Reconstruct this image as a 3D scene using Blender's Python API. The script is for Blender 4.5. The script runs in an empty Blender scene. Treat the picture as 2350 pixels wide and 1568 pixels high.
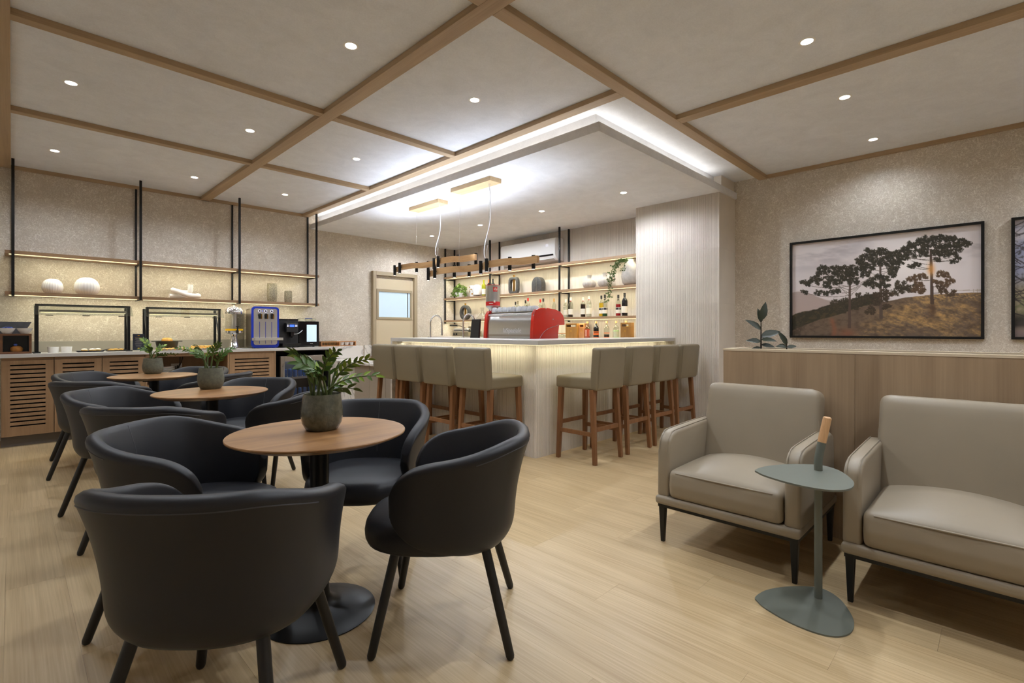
import bpy, bmesh, math, random
import numpy as np
from mathutils import Vector, Matrix, Euler

random.seed(11)
PI = math.pi
scene = bpy.context.scene
COL = scene.collection
R = math.radians


def srgb(r, g, b):
    f = lambda v: (v / 255 / 12.92) if v <= 10 else ((v / 255 + 0.055) / 1.055) ** 2.4
    return (f(r), f(g), f(b), 1.0)


# ------------------------------------------------------------------ camera, world, exposure
# world frame: +X runs right and away, +Y left and away, the camera stands at the origin
cam_d = bpy.data.cameras.new('camera')
cam = bpy.data.objects.new('camera', cam_d)
COL.objects.link(cam)
cam.location = (0, 0, 1.17)
cam.rotation_euler = (PI / 2, 0, R(44.72 - 90))
cam_d.sensor_width = 36
cam_d.lens = 1137.3 / 2350 * 36
cam_d.shift_y = -24 / 2350
cam_d.clip_start = 0.02
scene.camera = cam

world = bpy.data.worlds.new('world')
scene.world = world
world.use_nodes = True
world.node_tree.nodes['Background'].inputs[0].default_value = (0.6, 0.62, 0.65, 1)
world.node_tree.nodes['Background'].inputs[1].default_value = 0.15

vs = scene.view_settings
vs.view_transform = 'Standard'
vs.look = 'None'
vs.gamma = 1
vs.use_curve_mapping = False
vs.exposure = 0.0
cy = scene.cycles
cy.use_denoising = True
cy.max_bounces = 8
cy.diffuse_bounces = 5
cy.glossy_bounces = 4
cy.transmission_bounces = 8
cy.transparent_max_bounces = 8
cy.caustics_reflective = True
cy.caustics_refractive = False
cy.sample_clamp_indirect = 25
cy.use_light_tree = False
cy.adaptive_threshold = 0.02

# light levels (tuned against the photograph)
W_DOWN = 48.0      # every ceiling downlight
W_PEND = 2.6       # every pendant spot, downward
W_PEND_UP = 9.5    # and upward
W_COVE = 0.85      # cove strip, watts per metre
W_SHELF = 2.1      # shelf strips, watts per metre
W_BAR = 1.7        # strip under the bar worktop, watts per metre
C_DOWN = (0.90, 0.965, 1.06)
C_COVE = (1.0, 0.95, 0.86)
C_LED = (1.0, 0.96, 0.71)
C_COOL = (0.86, 0.95, 1.10)


# ------------------------------------------------------------------ materials
MATS = {}


def nodes_of(name):
    m = bpy.data.materials.new(name)
    m.use_nodes = True
    nt = m.node_tree
    b = nt.nodes['Principled BSDF']
    MATS[name] = m
    return m, nt, b


def N(nt, typ, **kw):
    n = nt.nodes.new(typ)
    for k, v in kw.items():
        if k in n.inputs:
            n.inputs[k].default_value = v
        else:
            setattr(n, k, v)
    return n


def plain(name, col, rough=0.5, metal=0.0, spec=0.5, var=0.0, vscale=8.0, bump=0.0, bscale=200.0, emit=None, estr=0.0, trans=0.0, coat=0.0, alpha=1.0):
    m, nt, b = nodes_of(name)
    c = srgb(*col)
    b.inputs['Base Color'].default_value = c
    b.inputs['Roughness'].default_value = rough
    b.inputs['Metallic'].default_value = metal
    b.inputs['Specular IOR Level'].default_value = spec
    b.inputs['Transmission Weight'].default_value = trans
    b.inputs['Coat Weight'].default_value = coat
    b.inputs['Alpha'].default_value = alpha
    if emit:
        b.inputs['Emission Color'].default_value = srgb(*emit)
        b.inputs['Emission Strength'].default_value = estr
    L = nt.links
    if var > 0 or bump > 0:
        tc = N(nt, 'ShaderNodeTexCoord')
    if var > 0:
        nz = N(nt, 'ShaderNodeTexNoise', Scale=vscale, Detail=5.0)
        L.new(tc.outputs['Object'], nz.inputs['Vector'])
        rp = N(nt, 'ShaderNodeValToRGB')
        rp.color_ramp.elements[0].position = 0.3
        rp.color_ramp.elements[1].position = 0.7
        rp.color_ramp.elements[0].color = tuple(v * (1 - var) for v in c[:3]) + (1,)
        rp.color_ramp.elements[1].color = tuple(min(1, v * (1 + var)) for v in c[:3]) + (1,)
        L.new(nz.outputs['Fac'], rp.inputs['Fac'])
        L.new(rp.outputs['Color'], b.inputs['Base Color'])
    if bump > 0:
        n2 = N(nt, 'ShaderNodeTexNoise', Scale=bscale, Detail=3.0)
        L.new(tc.outputs['Object'], n2.inputs['Vector'])
        bp = N(nt, 'ShaderNodeBump', Strength=bump, Distance=0.002)
        L.new(n2.outputs['Fac'], bp.inputs['Height'])
        L.new(bp.outputs['Normal'], b.inputs['Normal'])
    return m


def wood(name, dark, light, axis='X', rough=0.45, across=9.0, along=0.9, fine=0.35, rnd=0.0, bump=0.05):
    m, nt, b = nodes_of(name)
    L = nt.links
    tc = N(nt, 'ShaderNodeTexCoord')
    oi = N(nt, 'ShaderNodeObjectInfo')
    add = N(nt, 'ShaderNodeVectorMath', operation='MULTIPLY_ADD')
    cmb = N(nt, 'ShaderNodeCombineXYZ')
    for k in range(3):
        L.new(oi.outputs['Random'], cmb.inputs[k])
    add.inputs[1].default_value = (13.7, 29.3, 7.1)
    L.new(cmb.outputs[0], add.inputs[0])
    L.new(tc.outputs['Object'], add.inputs[2])
    src = add.outputs[0]
    mp = N(nt, 'ShaderNodeMapping')
    sc = [across] * 3
    sc['XYZ'.index(axis)] = along
    mp.inputs['Scale'].default_value = sc
    L.new(src, mp.inputs['Vector'])
    nz = N(nt, 'ShaderNodeTexNoise', Scale=1.0, Detail=5.0, Distortion=0.7)
    L.new(mp.outputs[0], nz.inputs['Vector'])
    mp2 = N(nt, 'ShaderNodeMapping')
    sc2 = [across * 14] * 3
    sc2['XYZ'.index(axis)] = along * 3
    mp2.inputs['Scale'].default_value = sc2
    L.new(src, mp2.inputs['Vector'])
    n2 = N(nt, 'ShaderNodeTexNoise', Scale=1.0, Detail=3.0)
    L.new(mp2.outputs[0], n2.inputs['Vector'])
    mx = N(nt, 'ShaderNodeMix', data_type='FLOAT')
    mx.inputs[0].default_value = fine
    L.new(nz.outputs['Fac'], mx.inputs[2])
    L.new(n2.outputs['Fac'], mx.inputs[3])
    rp = N(nt, 'ShaderNodeValToRGB')
    e = rp.color_ramp.elements
    e[0].position, e[1].position = 0.30, 0.70
    e[0].color, e[1].color = srgb(*dark), srgb(*light)
    L.new(mx.outputs[0], rp.inputs['Fac'])
    out = rp.outputs['Color']
    if rnd > 0:
        hsv = N(nt, 'ShaderNodeHueSaturation')
        mr = N(nt, 'ShaderNodeMapRange')
        mr.inputs[3].default_value = 1 - rnd
        mr.inputs[4].default_value = 1 + rnd
        L.new(oi.outputs['Random'], mr.inputs[0])
        L.new(mr.outputs[0], hsv.inputs['Value'])
        L.new(out, hsv.inputs['Color'])
        out = hsv.outputs['Color']
    L.new(out, b.inputs['Base Color'])
    b.inputs['Roughness'].default_value = rough
    if bump > 0:
        bp = N(nt, 'ShaderNodeBump', Strength=bump, Distance=0.002)
        L.new(mx.outputs[0], bp.inputs['Height'])
        L.new(bp.outputs['Normal'], b.inputs['Normal'])
    return m


def fibre_plaster(name, base, fibre, scale=34.0):
    """wall covering of chopped straw: thin pale curling fibres on a taupe ground"""
    m, nt, b = nodes_of(name)
    L = nt.links
    tc = N(nt, 'ShaderNodeTexCoord')
    acc = None
    for k, (s, w, off) in enumerate(((scale, 0.030, 0), (scale * 1.35, 0.028, 17), (scale * 0.8, 0.022, 41))):
        mp = N(nt, 'ShaderNodeMapping')
        mp.inputs['Location'].default_value = (off, off * 0.7, off * 1.3)
        L.new(tc.outputs['Object'], mp.inputs['Vector'])
        nz = N(nt, 'ShaderNodeTexNoise', Scale=s, Detail=1.0, Distortion=1.6)
        L.new(mp.outputs[0], nz.inputs['Vector'])
        s1 = N(nt, 'ShaderNodeMath', operation='SUBTRACT')
        s1.inputs[1].default_value = 0.5
        L.new(nz.outputs['Fac'], s1.inputs[0])
        ab = N(nt, 'ShaderNodeMath', operation='ABSOLUTE')
        L.new(s1.outputs[0], ab.inputs[0])
        mr = N(nt, 'ShaderNodeMapRange')
        mr.inputs[1].default_value = 0
        mr.inputs[2].default_value = w
        mr.inputs[3].default_value = 1
        mr.inputs[4].default_value = 0
        L.new(ab.outputs[0], mr.inputs[0])
        if acc is None:
            acc = mr.outputs[0]
        else:
            ad = N(nt, 'ShaderNodeMath', operation='MAXIMUM')
            L.new(acc, ad.inputs[0])
            L.new(mr.outputs[0], ad.inputs[1])
            acc = ad.outputs[0]
    # large soft mottling
    big = N(nt, 'ShaderNodeTexNoise', Scale=2.3, Detail=4.0)
    L.new(tc.outputs['Object'], big.inputs['Vector'])
    brk = N(nt, 'ShaderNodeTexNoise', Scale=scale * 0.7, Detail=2.0)
    L.new(tc.outputs['Object'], brk.inputs['Vector'])
    mul = N(nt, 'ShaderNodeMath', operation='MULTIPLY')
    L.new(acc, mul.inputs[0])
    L.new(brk.outputs['Fac'], mul.inputs[1])
    mix = N(nt, 'ShaderNodeMix', data_type='RGBA')
    mix.inputs[6].default_value = srgb(*base)
    mix.inputs[7].default_value = srgb(*fibre)
    L.new(mul.outputs[0], mix.inputs[0])
    hsv = N(nt, 'ShaderNodeHueSaturation')
    mr = N(nt, 'ShaderNodeMapRange')
    mr.inputs[1].default_value = 0.3
    mr.inputs[2].default_value = 0.7
    mr.inputs[3].default_value = 0.93
    mr.inputs[4].default_value = 1.07
    L.new(big.outputs['Fac'], mr.inputs[0])
    L.new(mr.outputs[0], hsv.inputs['Value'])
    L.new(mix.outputs[2], hsv.inputs['Color'])
    L.new(hsv.outputs['Color'], b.inputs['Base Color'])
    b.inputs['Roughness'].default_value = 0.75
    b.inputs['Specular IOR Level'].default_value = 0.3
    bp = N(nt, 'ShaderNodeBump', Strength=0.25, Distance=0.002)
    L.new(mul.outputs[0], bp.inputs['Height'])
    L.new(bp.outputs['Normal'], b.inputs['Normal'])
    return m


def marble(name, base, vein):
    m, nt, b = nodes_of(name)
    L = nt.links
    tc = N(nt, 'ShaderNodeTexCoord')
    nz = N(nt, 'ShaderNodeTexNoise', Scale=2.2, Detail=7.0, Distortion=1.8)
    L.new(tc.outputs['Object'], nz.inputs['Vector'])
    rp = N(nt, 'ShaderNodeValToRGB')
    e = rp.color_ramp.elements
    e[0].position, e[0].color = 0.44, srgb(*base)
    e[1].position, e[1].color = 0.56, srgb(*base)
    k = e.new(0.5)
    k.color = srgb(*vein)
    L.new(nz.outputs['Fac'], rp.inputs['Fac'])
    L.new(rp.outputs['Color'], b.inputs['Base Color'])
    b.inputs['Roughness'].default_value = 0.22
    return m


def linen_ceiling(name, a, c):
    m, nt, b = nodes_of(name)
    L = nt.links
    tc = N(nt, 'ShaderNodeTexCoord')
    mp = N(nt, 'ShaderNodeMapping')
    mp.inputs['Scale'].default_value = (1.2, 1.2, 1.2)
    L.new(tc.outputs['Object'], mp.inputs['Vector'])
    n1 = N(nt, 'ShaderNodeTexNoise', Scale=4.0, Detail=8.0, Roughness=0.72, Distortion=0.5)
    L.new(mp.outputs[0], n1.inputs['Vector'])
    n2 = N(nt, 'ShaderNodeTexNoise', Scale=130.0, Detail=3.0)
    L.new(tc.outputs['Object'], n2.inputs['Vector'])
    mx = N(nt, 'ShaderNodeMix', data_type='FLOAT')
    mx.inputs[0].default_value = 0.35
    L.new(n1.outputs['Fac'], mx.inputs[2])
    L.new(n2.outputs['Fac'], mx.inputs[3])
    rp = N(nt, 'ShaderNodeValToRGB')
    e = rp.color_ramp.elements
    e[0].position, e[1].position = 0.34, 0.66
    e[0].color, e[1].color = srgb(*a), srgb(*c)
    L.new(mx.outputs[0], rp.inputs['Fac'])
    L.new(rp.outputs['Color'], b.inputs['Base Color'])
    b.inputs['Roughness'].default_value = 0.85
    b.inputs['Specular IOR Level'].default_value = 0.2
    return m


def glassy(name, tint, rough=0.02, gloss=0.05):
    """thin clear pane: mostly transparent with a weak tinted reflection"""
    m = bpy.data.materials.new(name)
    m.use_nodes = True
    nt = m.node_tree
    nt.nodes.clear()
    out = N(nt, 'ShaderNodeOutputMaterial')
    tr = N(nt, 'ShaderNodeBsdfTransparent')
    tr.inputs[0].default_value = srgb(*tint)
    gl = N(nt, 'ShaderNodeBsdfGlossy')
    gl.inputs['Roughness'].default_value = rough
    lw = N(nt, 'ShaderNodeLayerWeight', Blend=0.5)
    pw = N(nt, 'ShaderNodeMath', operation='POWER')
    pw.inputs[1].default_value = 3.0
    nt.links.new(lw.outputs['Facing'], pw.inputs[0])
    fr = N(nt, 'ShaderNodeMath', operation='MULTIPLY_ADD')
    fr.inputs[1].default_value = 0.55
    fr.inputs[2].default_value = gloss
    nt.links.new(pw.outputs[0], fr.inputs[0])
    mx = N(nt, 'ShaderNodeMixShader')
    nt.links.new(fr.outputs[0], mx.inputs[0])
    nt.links.new(tr.outputs[0], mx.inputs[1])
    nt.links.new(gl.outputs[0], mx.inputs[2])
    nt.links.new(mx.outputs[0], out.inputs[0])
    MATS[name] = m
    return m


fibre_plaster('wall_plaster', (198, 186, 170), (254, 249, 238), scale=21.0)
linen_ceiling('ceiling_linen', (220, 223, 230), (236, 239, 246))
linen_ceiling('soffit_linen', (218, 218, 220), (234, 234, 236))
wood('floor_oak', (168, 141, 100), (208, 183, 142), axis='Y', rough=0.4, across=9.0, along=0.7, fine=0.5, rnd=0.025, bump=0.02)
wood('floor_oak_far', (168, 141, 100), (208, 183, 142), axis='Y', rough=0.4, across=8.0, along=0.8, fine=0.35, bump=0.02)
wood('beam_oak_x', (158, 132, 100), (188, 162, 128), axis='X', across=10, along=0.6)
wood('beam_oak_y', (158, 132, 100), (188, 162, 128), axis='Y', across=10, along=0.6)
wood('panel_oak', (138, 114, 88), (170, 145, 115), axis='Z', across=9, along=0.7, fine=0.3, rnd=0.03)
wood('cabinet_oak', (132, 102, 72), (164, 131, 97), axis='Z', across=12, along=1.0, fine=0.3, rnd=0.03)
wood('shelf_oak_x', (128, 98, 70), (160, 127, 94), axis='X', across=12, along=0.8)
wood('shelf_oak_y', (142, 112, 82), (172, 140, 106), axis='Y', across=12, along=0.8)
wood('table_walnut', (112, 74, 42), (188, 142, 94), axis='X', across=6, along=1.0, fine=0.25, rough=0.32, bump=0.02)
wood('stool_wood', (106, 68, 38), (142, 96, 58), axis='Z', across=18, along=1.4)
wood('pendant_wood', (176, 134, 86), (212, 172, 122), axis='Y', across=14, along=1.0)
wood('canopy_wood', (186, 156, 114), (212, 184, 142), axis='Y', across=14, along=1.0)
wood('crate_wood', (70, 42, 24), (128, 84, 50), axis='X', across=14, along=3.0)
wood('box_wood', (128, 86, 34), (172, 124, 58), axis='Z', across=14, along=2.0)
wood('tray_wood', (158, 102, 56), (190, 134, 84), axis='X', across=14, along=2.0)
wood('handle_wood', (190, 140, 92), (222, 178, 130), axis='Z', across=20, along=2.0)
plain('rib_stone', (216, 207, 195), rough=0.7, spec=0.25, var=0.05, vscale=3.0, bump=0.1, bscale=120)
plain('worktop_stone', (196, 191, 184), rough=0.3, var=0.04, vscale=5)
plain('backsplash_stone', (170, 164, 152), rough=0.35, var=0.04, vscale=5)
marble('white_marble', (222, 216, 208), (180, 174, 168))
plain('white_paint', (238, 236, 232), rough=0.8)  # only on the two unseen walls, chosen white to bounce more light
plain('plinth_stone', (104, 96, 88), rough=0.5, var=0.06, vscale=6)
plain('taupe_laminate', (150, 138, 124), rough=0.5, var=0.03)
plain('black_leather', (33, 33, 37), rough=0.46, spec=0.45, bump=0.06, bscale=420)
plain('black_stitch', (66, 66, 70), rough=0.6)
plain('black_wood', (22, 20, 19), rough=0.45)
plain('black_metal', (24, 23, 22), rough=0.4, metal=0.3)
plain('grey_leather', (150, 137, 117), rough=0.42, spec=0.45, bump=0.06, bscale=260, var=0.03, vscale=5)
plain('stool_leather', (128, 116, 94), rough=0.42, spec=0.45, bump=0.06, bscale=260, var=0.03, vscale=5)
plain('green_metal', (104, 107, 96), rough=0.55, bump=0.05, bscale=500)
plain('steel', (206, 206, 206), rough=0.28, metal=1.0)
plain('brushed_steel', (176, 168, 158), rough=0.35, metal=1.0)
plain('chrome', (225, 226, 230), rough=0.08, metal=1.0)
plain('white_plastic', (236, 234, 231), rough=0.35)
plain('white_ceramic', (236, 231, 222), rough=0.4)
plain('porcelain', (240, 238, 234), rough=0.2)
plain('cup_grey', (196, 199, 204), rough=0.15)
plain('edge_ash', (206, 188, 160), rough=0.5)
plain('stone_ceramic', (176, 168, 158), rough=0.6, var=0.12, vscale=25)
plain('pot_glaze', (92, 92, 76), rough=0.25, var=0.22, vscale=60, bump=0.5, bscale=140, coat=0.3)
plain('pot_matt', (98, 98, 82), rough=0.5, var=0.2, vscale=60, bump=0.3, bscale=140)
plain('soil', (48, 36, 26), rough=0.9, var=0.3, vscale=60)
plain('leaf_green', (76, 108, 42), rough=0.36, var=0.25, vscale=20)
plain('leaf_young', (132, 160, 54), rough=0.4, var=0.2, vscale=20)
plain('leaf_dark', (40, 46, 30), rough=0.4, var=0.2, vscale=20)
plain('ivy_green', (74, 100, 50), rough=0.5, var=0.3, vscale=30)
plain('pothos_green', (120, 150, 66), rough=0.45, var=0.3, vscale=30)
plain('stem_green', (86, 98, 46), rough=0.5)
plain('red_gloss', (196, 38, 22), rough=0.25, coat=0.4)
plain('signal_red', (206, 30, 34), rough=0.4)
plain('door_beige', (206, 190, 160), rough=0.5)
plain('door_frame_beige', (168, 152, 124), rough=0.5)
plain('dark_stone_vase', (74, 72, 68), rough=0.6, var=0.25, vscale=40)
plain('brass', (176, 130, 60), rough=0.3, metal=1.0)
plain('gold', (200, 150, 60), rough=0.35, metal=0.8)
plain('black_plastic', (22, 22, 24), rough=0.4)
plain('gloss_black', (10, 10, 12), rough=0.12)
plain('dark_slate', (62, 62, 68), rough=0.5, var=0.25, vscale=14)
plain('slot_black', (8, 6, 4), rough=0.9)
plain('bay_black', (30, 27, 25), rough=0.7)
plain('machine_blue', (18, 52, 178), rough=0.3)
plain('juice_yellow', (244, 188, 10), rough=0.35)
plain('bread_crust', (190, 128, 60), rough=0.7, var=0.2, vscale=40)
plain('bread_light', (226, 178, 92), rough=0.7, var=0.18, vscale=50)
plain('sugar_white', (244, 236, 220), rough=0.9)
plain('cast_iron', (52, 52, 42), rough=0.5)
plain('menu_navy', (38, 42, 54), rough=0.5)
plain('packet_blue', (60, 84, 160), rough=0.4, var=0.5, vscale=90)
plain('can_blue', (58, 96, 150), rough=0.3, metal=0.4, var=0.12, vscale=40)
plain('wine_glass', (150, 150, 30), rough=0.1)
plain('label_cream', (236, 228, 210), rough=0.6)
plain('label_dark', (44, 40, 38), rough=0.6)
plain('dark_glass', (20, 18, 18), rough=0.08)
plain('cork', (190, 146, 92), rough=0.8)
plain('syrup_clear', (232, 226, 208), rough=0.08, alpha=0.75)
plain('syrup_amber', (196, 140, 40), rough=0.08)
plain('syrup_yellow', (226, 180, 40), rough=0.08)
plain('syrup_green', (26, 84, 44), rough=0.08)
plain('syrup_red', (176, 18, 30), rough=0.08)
plain('syrup_brown', (52, 32, 24), rough=0.08)
plain('syrup_rose', (156, 66, 44), rough=0.08)
plain('orange_print', (240, 110, 40), rough=0.5)
plain('green_print', (150, 214, 120), rough=0.5)
plain('red_print', (200, 50, 40), rough=0.5)
plain('cable_white', (232, 232, 235), rough=0.4)
plain('wire_grey', (190, 190, 190), rough=0.4, metal=0.6)
plain('stove_grey', (150, 140, 118), rough=0.35, metal=0.6)
plain('concrete_vase', (140, 131, 110), rough=0.75, var=0.5, vscale=90, bump=0.5, bscale=160)
glassy('clear_glass', (250, 250, 248))
glassy('green_glass', (242, 245, 242), gloss=0.10)
glassy('bottle_glass', (238, 240, 234))
glassy('fridge_glass', (232, 233, 236), gloss=0.05)
plain('lamp_lens', (255, 255, 255), emit=(255, 250, 240), estr=14)
plain('lamp_lens_small', (255, 255, 255), emit=(255, 248, 238), estr=7)
plain('led_diffuser', (255, 250, 225), emit=(255, 240, 190), estr=1.2)
plain('screen_light', (200, 220, 235), emit=(188, 212, 232), estr=0.6, var=0.0)
plain('screen_blue', (60, 100, 220), emit=(60, 110, 255), estr=1.0)
plain('icon_white', (230, 230, 255), emit=(225, 225, 255), estr=1.0)
plain('kitchen_light', (196, 214, 226), rough=0.15, emit=(176, 200, 216), estr=0.38)
M = MATS


# ------------------------------------------------------------------ mesh helpers
class MB:
    def __init__(self):
        self.v, self.f = [], []

    def add(self, vs_, fs_):
        o = len(self.v)
        self.v += [tuple(p) for p in vs_]
        self.f += [tuple(i + o for i in f) for f in fs_]
        return self

    def box(self, x0, y0, z0, x1, y1, z1):
        x0, x1 = min(x0, x1), max(x0, x1)
        y0, y1 = min(y0, y1), max(y0, y1)
        z0, z1 = min(z0, z1), max(z0, z1)
        return self.add([(x0, y0, z0), (x1, y0, z0), (x1, y1, z0), (x0, y1, z0), (x0, y0, z1), (x1, y0, z1), (x1, y1, z1), (x0, y1, z1)],
                        [(0, 3, 2, 1), (4, 5, 6, 7), (0, 1, 5, 4), (1, 2, 6, 5), (2, 3, 7, 6), (3, 0, 4, 7)])

    def bar(self, a, b, w, h, w2=None, h2=None, up=(0, 0, 1)):
        """square bar from a to b, w x h at a and w2 x h2 at b"""
        a, b = Vector(a), Vector(b)
        d = (b - a).normalized()
        u = Vector(up)
        if abs(d.dot(u)) > 0.95:
            u = Vector((1, 0, 0))
        s = d.cross(u).normalized()
        t = s.cross(d)
        w2, h2 = w2 or w, h2 or h
        p = []
        for c, ww, hh in ((a, w, h), (b, w2, h2)):
            for q, r in ((-1, -1), (1, -1), (1, 1), (-1, 1)):
                p.append(c + s * q * ww / 2 + t * r * hh / 2)
        return self.add(p, [(0, 1, 2, 3), (7, 6, 5, 4), (0, 4, 5, 1), (1, 5, 6, 2), (2, 6, 7, 3), (3, 7, 4, 0)])

    def tube(self, pts, rad, n=10, caps=True):
        pts = [Vector(p) for p in pts]
        k = len(pts)
        rad = rad if isinstance(rad, (list, tuple)) else [rad] * k
        o = len(self.v)
        prev = None
        for i, p in enumerate(pts):
            d = (pts[min(i + 1, k - 1)] - pts[max(i - 1, 0)]).normalized()
            if prev is None:
                u = Vector((0, 0, 1)) if abs(d.z) < 0.9 else Vector((1, 0, 0))
                s = d.cross(u).normalized()
            else:
                s = (prev - d * prev.dot(d)).normalized()
            prev = s
            t = d.cross(s)
            for j in range(n):
                a = 2 * PI * j / n
                q = p + (s * math.cos(a) + t * math.sin(a)) * rad[i]
                self.v.append(tuple(q))
        for i in range(k - 1):
            for j in range(n):
                j2 = (j + 1) % n
                self.f.append((o + i * n + j, o + (i + 1) * n + j, o + (i + 1) * n + j2, o + i * n + j2))
        if caps:
            self.f.append(tuple(o + j for j in range(n)))
            self.f.append(tuple(o + (k - 1) * n + j for j in reversed(range(n))))
        return self

    def lathe(self, prof, n=24, c=(0, 0, 0), sx=1.0, sy=1.0, mod=None):
        """profile of (r, z); closed at both ends when r is 0 there, otherwise capped"""
        o = len(self.v)
        idx = []
        for r, z in prof:
            if r < 1e-6:
                idx.append([len(self.v)] * n)
                self.v.append((c[0], c[1], c[2] + z))
            else:
                row = []
                for j in range(n):
                    a = 2 * PI * j / n
                    rr = r * (mod(a, z) if mod else 1)
                    row.append(len(self.v))
                    self.v.append((c[0] + rr * math.cos(a) * sx, c[1] + rr * math.sin(a) * sy, c[2] + z))
                idx.append(row)
        for i in range(len(prof) - 1):
            for j in range(n):
                j2 = (j + 1) % n
                q = [idx[i][j], idx[i][j2], idx[i + 1][j2], idx[i + 1][j]]
                q2 = []
                for t in q:
                    if t not in q2:
                        q2.append(t)
                if len(q2) > 2:
                    self.f.append(tuple(q2))
        if prof[0][0] > 1e-6:
            self.f.append(tuple(reversed(idx[0])))
        if prof[-1][0] > 1e-6:
            self.f.append(tuple(idx[-1]))
        return self

    def prism(self, poly, h0, h1, plane='XY'):
        """polygon extruded along the remaining axis"""
        n = len(poly)
        P = {'XY': lambda a, b, h: (a, b, h), 'XZ': lambda a, b, h: (a, h, b), 'YZ': lambda a, b, h: (h, a, b)}[plane]
        vs_ = [P(a, b, h0) for a, b in poly] + [P(a, b, h1) for a, b in poly]
        fs_ = [tuple(range(n)), tuple(range(2 * n - 1, n - 1, -1))]
        fs_ += [(i, i + n, (i + 1) % n + n, (i + 1) % n) for i in range(n)]
        return self.add(vs_, fs_)

    def rbox(self, c, s, r, cuts=6, puff=0.0, puffx=0.0):
        """rounded (and optionally puffed) cushion block, centre c, full size s, corner radius r"""
        hx, hy, hz = s[0] / 2, s[1] / 2, s[2] / 2
        r = min(r, hx, hy, hz)

        def axis_pts(h):
            inner = [-(h - r) + 2 * (h - r) * i / cuts for i in range(cuts + 1)]
            k = 3
            lo = [-h + r * (1 - math.cos(PI / 2 * i / k)) * 1.0 for i in range(k)]
            return lo + inner + [-v for v in reversed(lo)]
        ax = [axis_pts(h) for h in (hx, hy, hz)]
        vid = {}

        def vert(p):
            key = tuple(round(q, 6) for q in p)
            if key in vid:
                return vid[key]
            inn = Vector((max(-(hx - r), min(hx - r, p[0])), max(-(hy - r), min(hy - r, p[1])), max(-(hz - r), min(hz - r, p[2]))))
            d = Vector(p) - inn
            # cube corner -> sphere corner
            if d.length > 1e-9:
                m_ = max(abs(d.x), abs(d.y), abs(d.z))
                q = inn + d.normalized() * min(r, m_ if m_ < r else r) if m_ < r - 1e-9 else inn + d.normalized() * r
            else:
                q = Vector(p)
            if puff and q.z > 0:
                q.z += puff * (1 - (q.x / hx) ** 2) * (1 - (q.y / hy) ** 2)
            if puffx:
                q.x += math.copysign(puffx, q.x) * (1 - (q.z / hz) ** 2) * (1 - (q.y / hy) ** 2) if abs(q.x) > hx * 0.4 else 0
            vid[key] = len(self.v)
            self.v.append((q.x + c[0], q.y + c[1], q.z + c[2]))
            return vid[key]
        for d in range(3):
            a, b = [(1, 2), (2, 0), (0, 1)][d]
            for sgn in (-1, 1):
                h = (hx, hy, hz)[d]
                for i in range(len(ax[a]) - 1):
                    for j in range(len(ax[b]) - 1):
                        q = []
                        for ii, jj in ((i, j), (i + 1, j), (i + 1, j + 1), (i, j + 1)):
                            p = [0, 0, 0]
                            p[d], p[a], p[b] = sgn * h, ax[a][ii], ax[b][jj]
                            q.append(vert(p))
                        if sgn < 0:
                            q.reverse()
                        q = [t for k_, t in enumerate(q) if t not in q[:k_]]
                        if len(q) > 2:
                            self.f.append(tuple(q))
        return self

    def xform(self, mat):
        self.v = [tuple(mat @ Vector(p)) for p in self.v]
        return self

    def mesh(self, name, mat=None, smooth=None, bevel=0.0, seg=2, fix=True):
        me = bpy.data.meshes.new(name)
        me.from_pydata(self.v, [], self.f)
        bm = bmesh.new()
        bm.from_mesh(me)
        if fix:
            bmesh.ops.recalc_face_normals(bm, faces=bm.faces)
        if bevel > 0:
            es = [e for e in bm.edges if len(e.link_faces) == 2 and e.calc_face_angle(0) > 0.5]
            bmesh.ops.bevel(bm, geom=es, offset=bevel, segments=seg, profile=0.5, affect='EDGES', clamp_overlap=True)
        bm.to_mesh(me)
        bm.free()
        if smooth is not None:
            me.shade_smooth()
            me.set_sharp_from_angle(angle=R(smooth))
        if mat:
            me.materials.append(M[mat])
        return me

    def build(self, name, mat, parent=None, smooth=None, bevel=0.0, seg=2, loc=None, rot=None, fix=True):
        return put(name, self.mesh(name, mat, smooth, bevel, seg, fix), parent, loc, rot)


def put(name, me, parent=None, loc=None, rot=None):
    o = bpy.data.objects.new(name, me)
    COL.objects.link(o)
    if parent:
        o.parent = parent
    if loc is not None:
        o.location = loc
    if rot is not None:
        o.rotation_euler = rot
    return o


def bake(me, mods):
    """apply modifiers and return the resulting mesh"""
    o = bpy.data.objects.new('bake', me)
    COL.objects.link(o)
    for typ, kw in mods:
        md = o.modifiers.new(typ, typ)
        for k, v in kw.items():
            setattr(md, k, v)
    bpy.context.view_layer.update()
    dg = bpy.context.evaluated_depsgraph_get()
    m2 = bpy.data.meshes.new_from_object(o.evaluated_get(dg))
    bpy.data.objects.remove(o)
    return m2


def tag(o, label=None, cat=None, group=None, kind=None):
    if label:
        o['label'] = label
    if cat:
        o['category'] = cat
    if group:
        o['group'] = group
    if kind:
        o['kind'] = kind
    return o


def thing(name, label, cat, loc=(0, 0, 0), rz=0.0, group=None):
    o = bpy.data.objects.new(name, None)
    COL.objects.link(o)
    o.empty_display_size = 0.1
    o.location = loc
    o.rotation_euler = (0, 0, rz)
    return tag(o, label, cat, group)


def struct(name, mb, mat, parent=None, label=None, **kw):
    o = mb.build(name, mat, parent, **kw)
    if parent is None:
        o['kind'] = 'structure'
    if label:
        o['label'] = label
    return o


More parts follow.
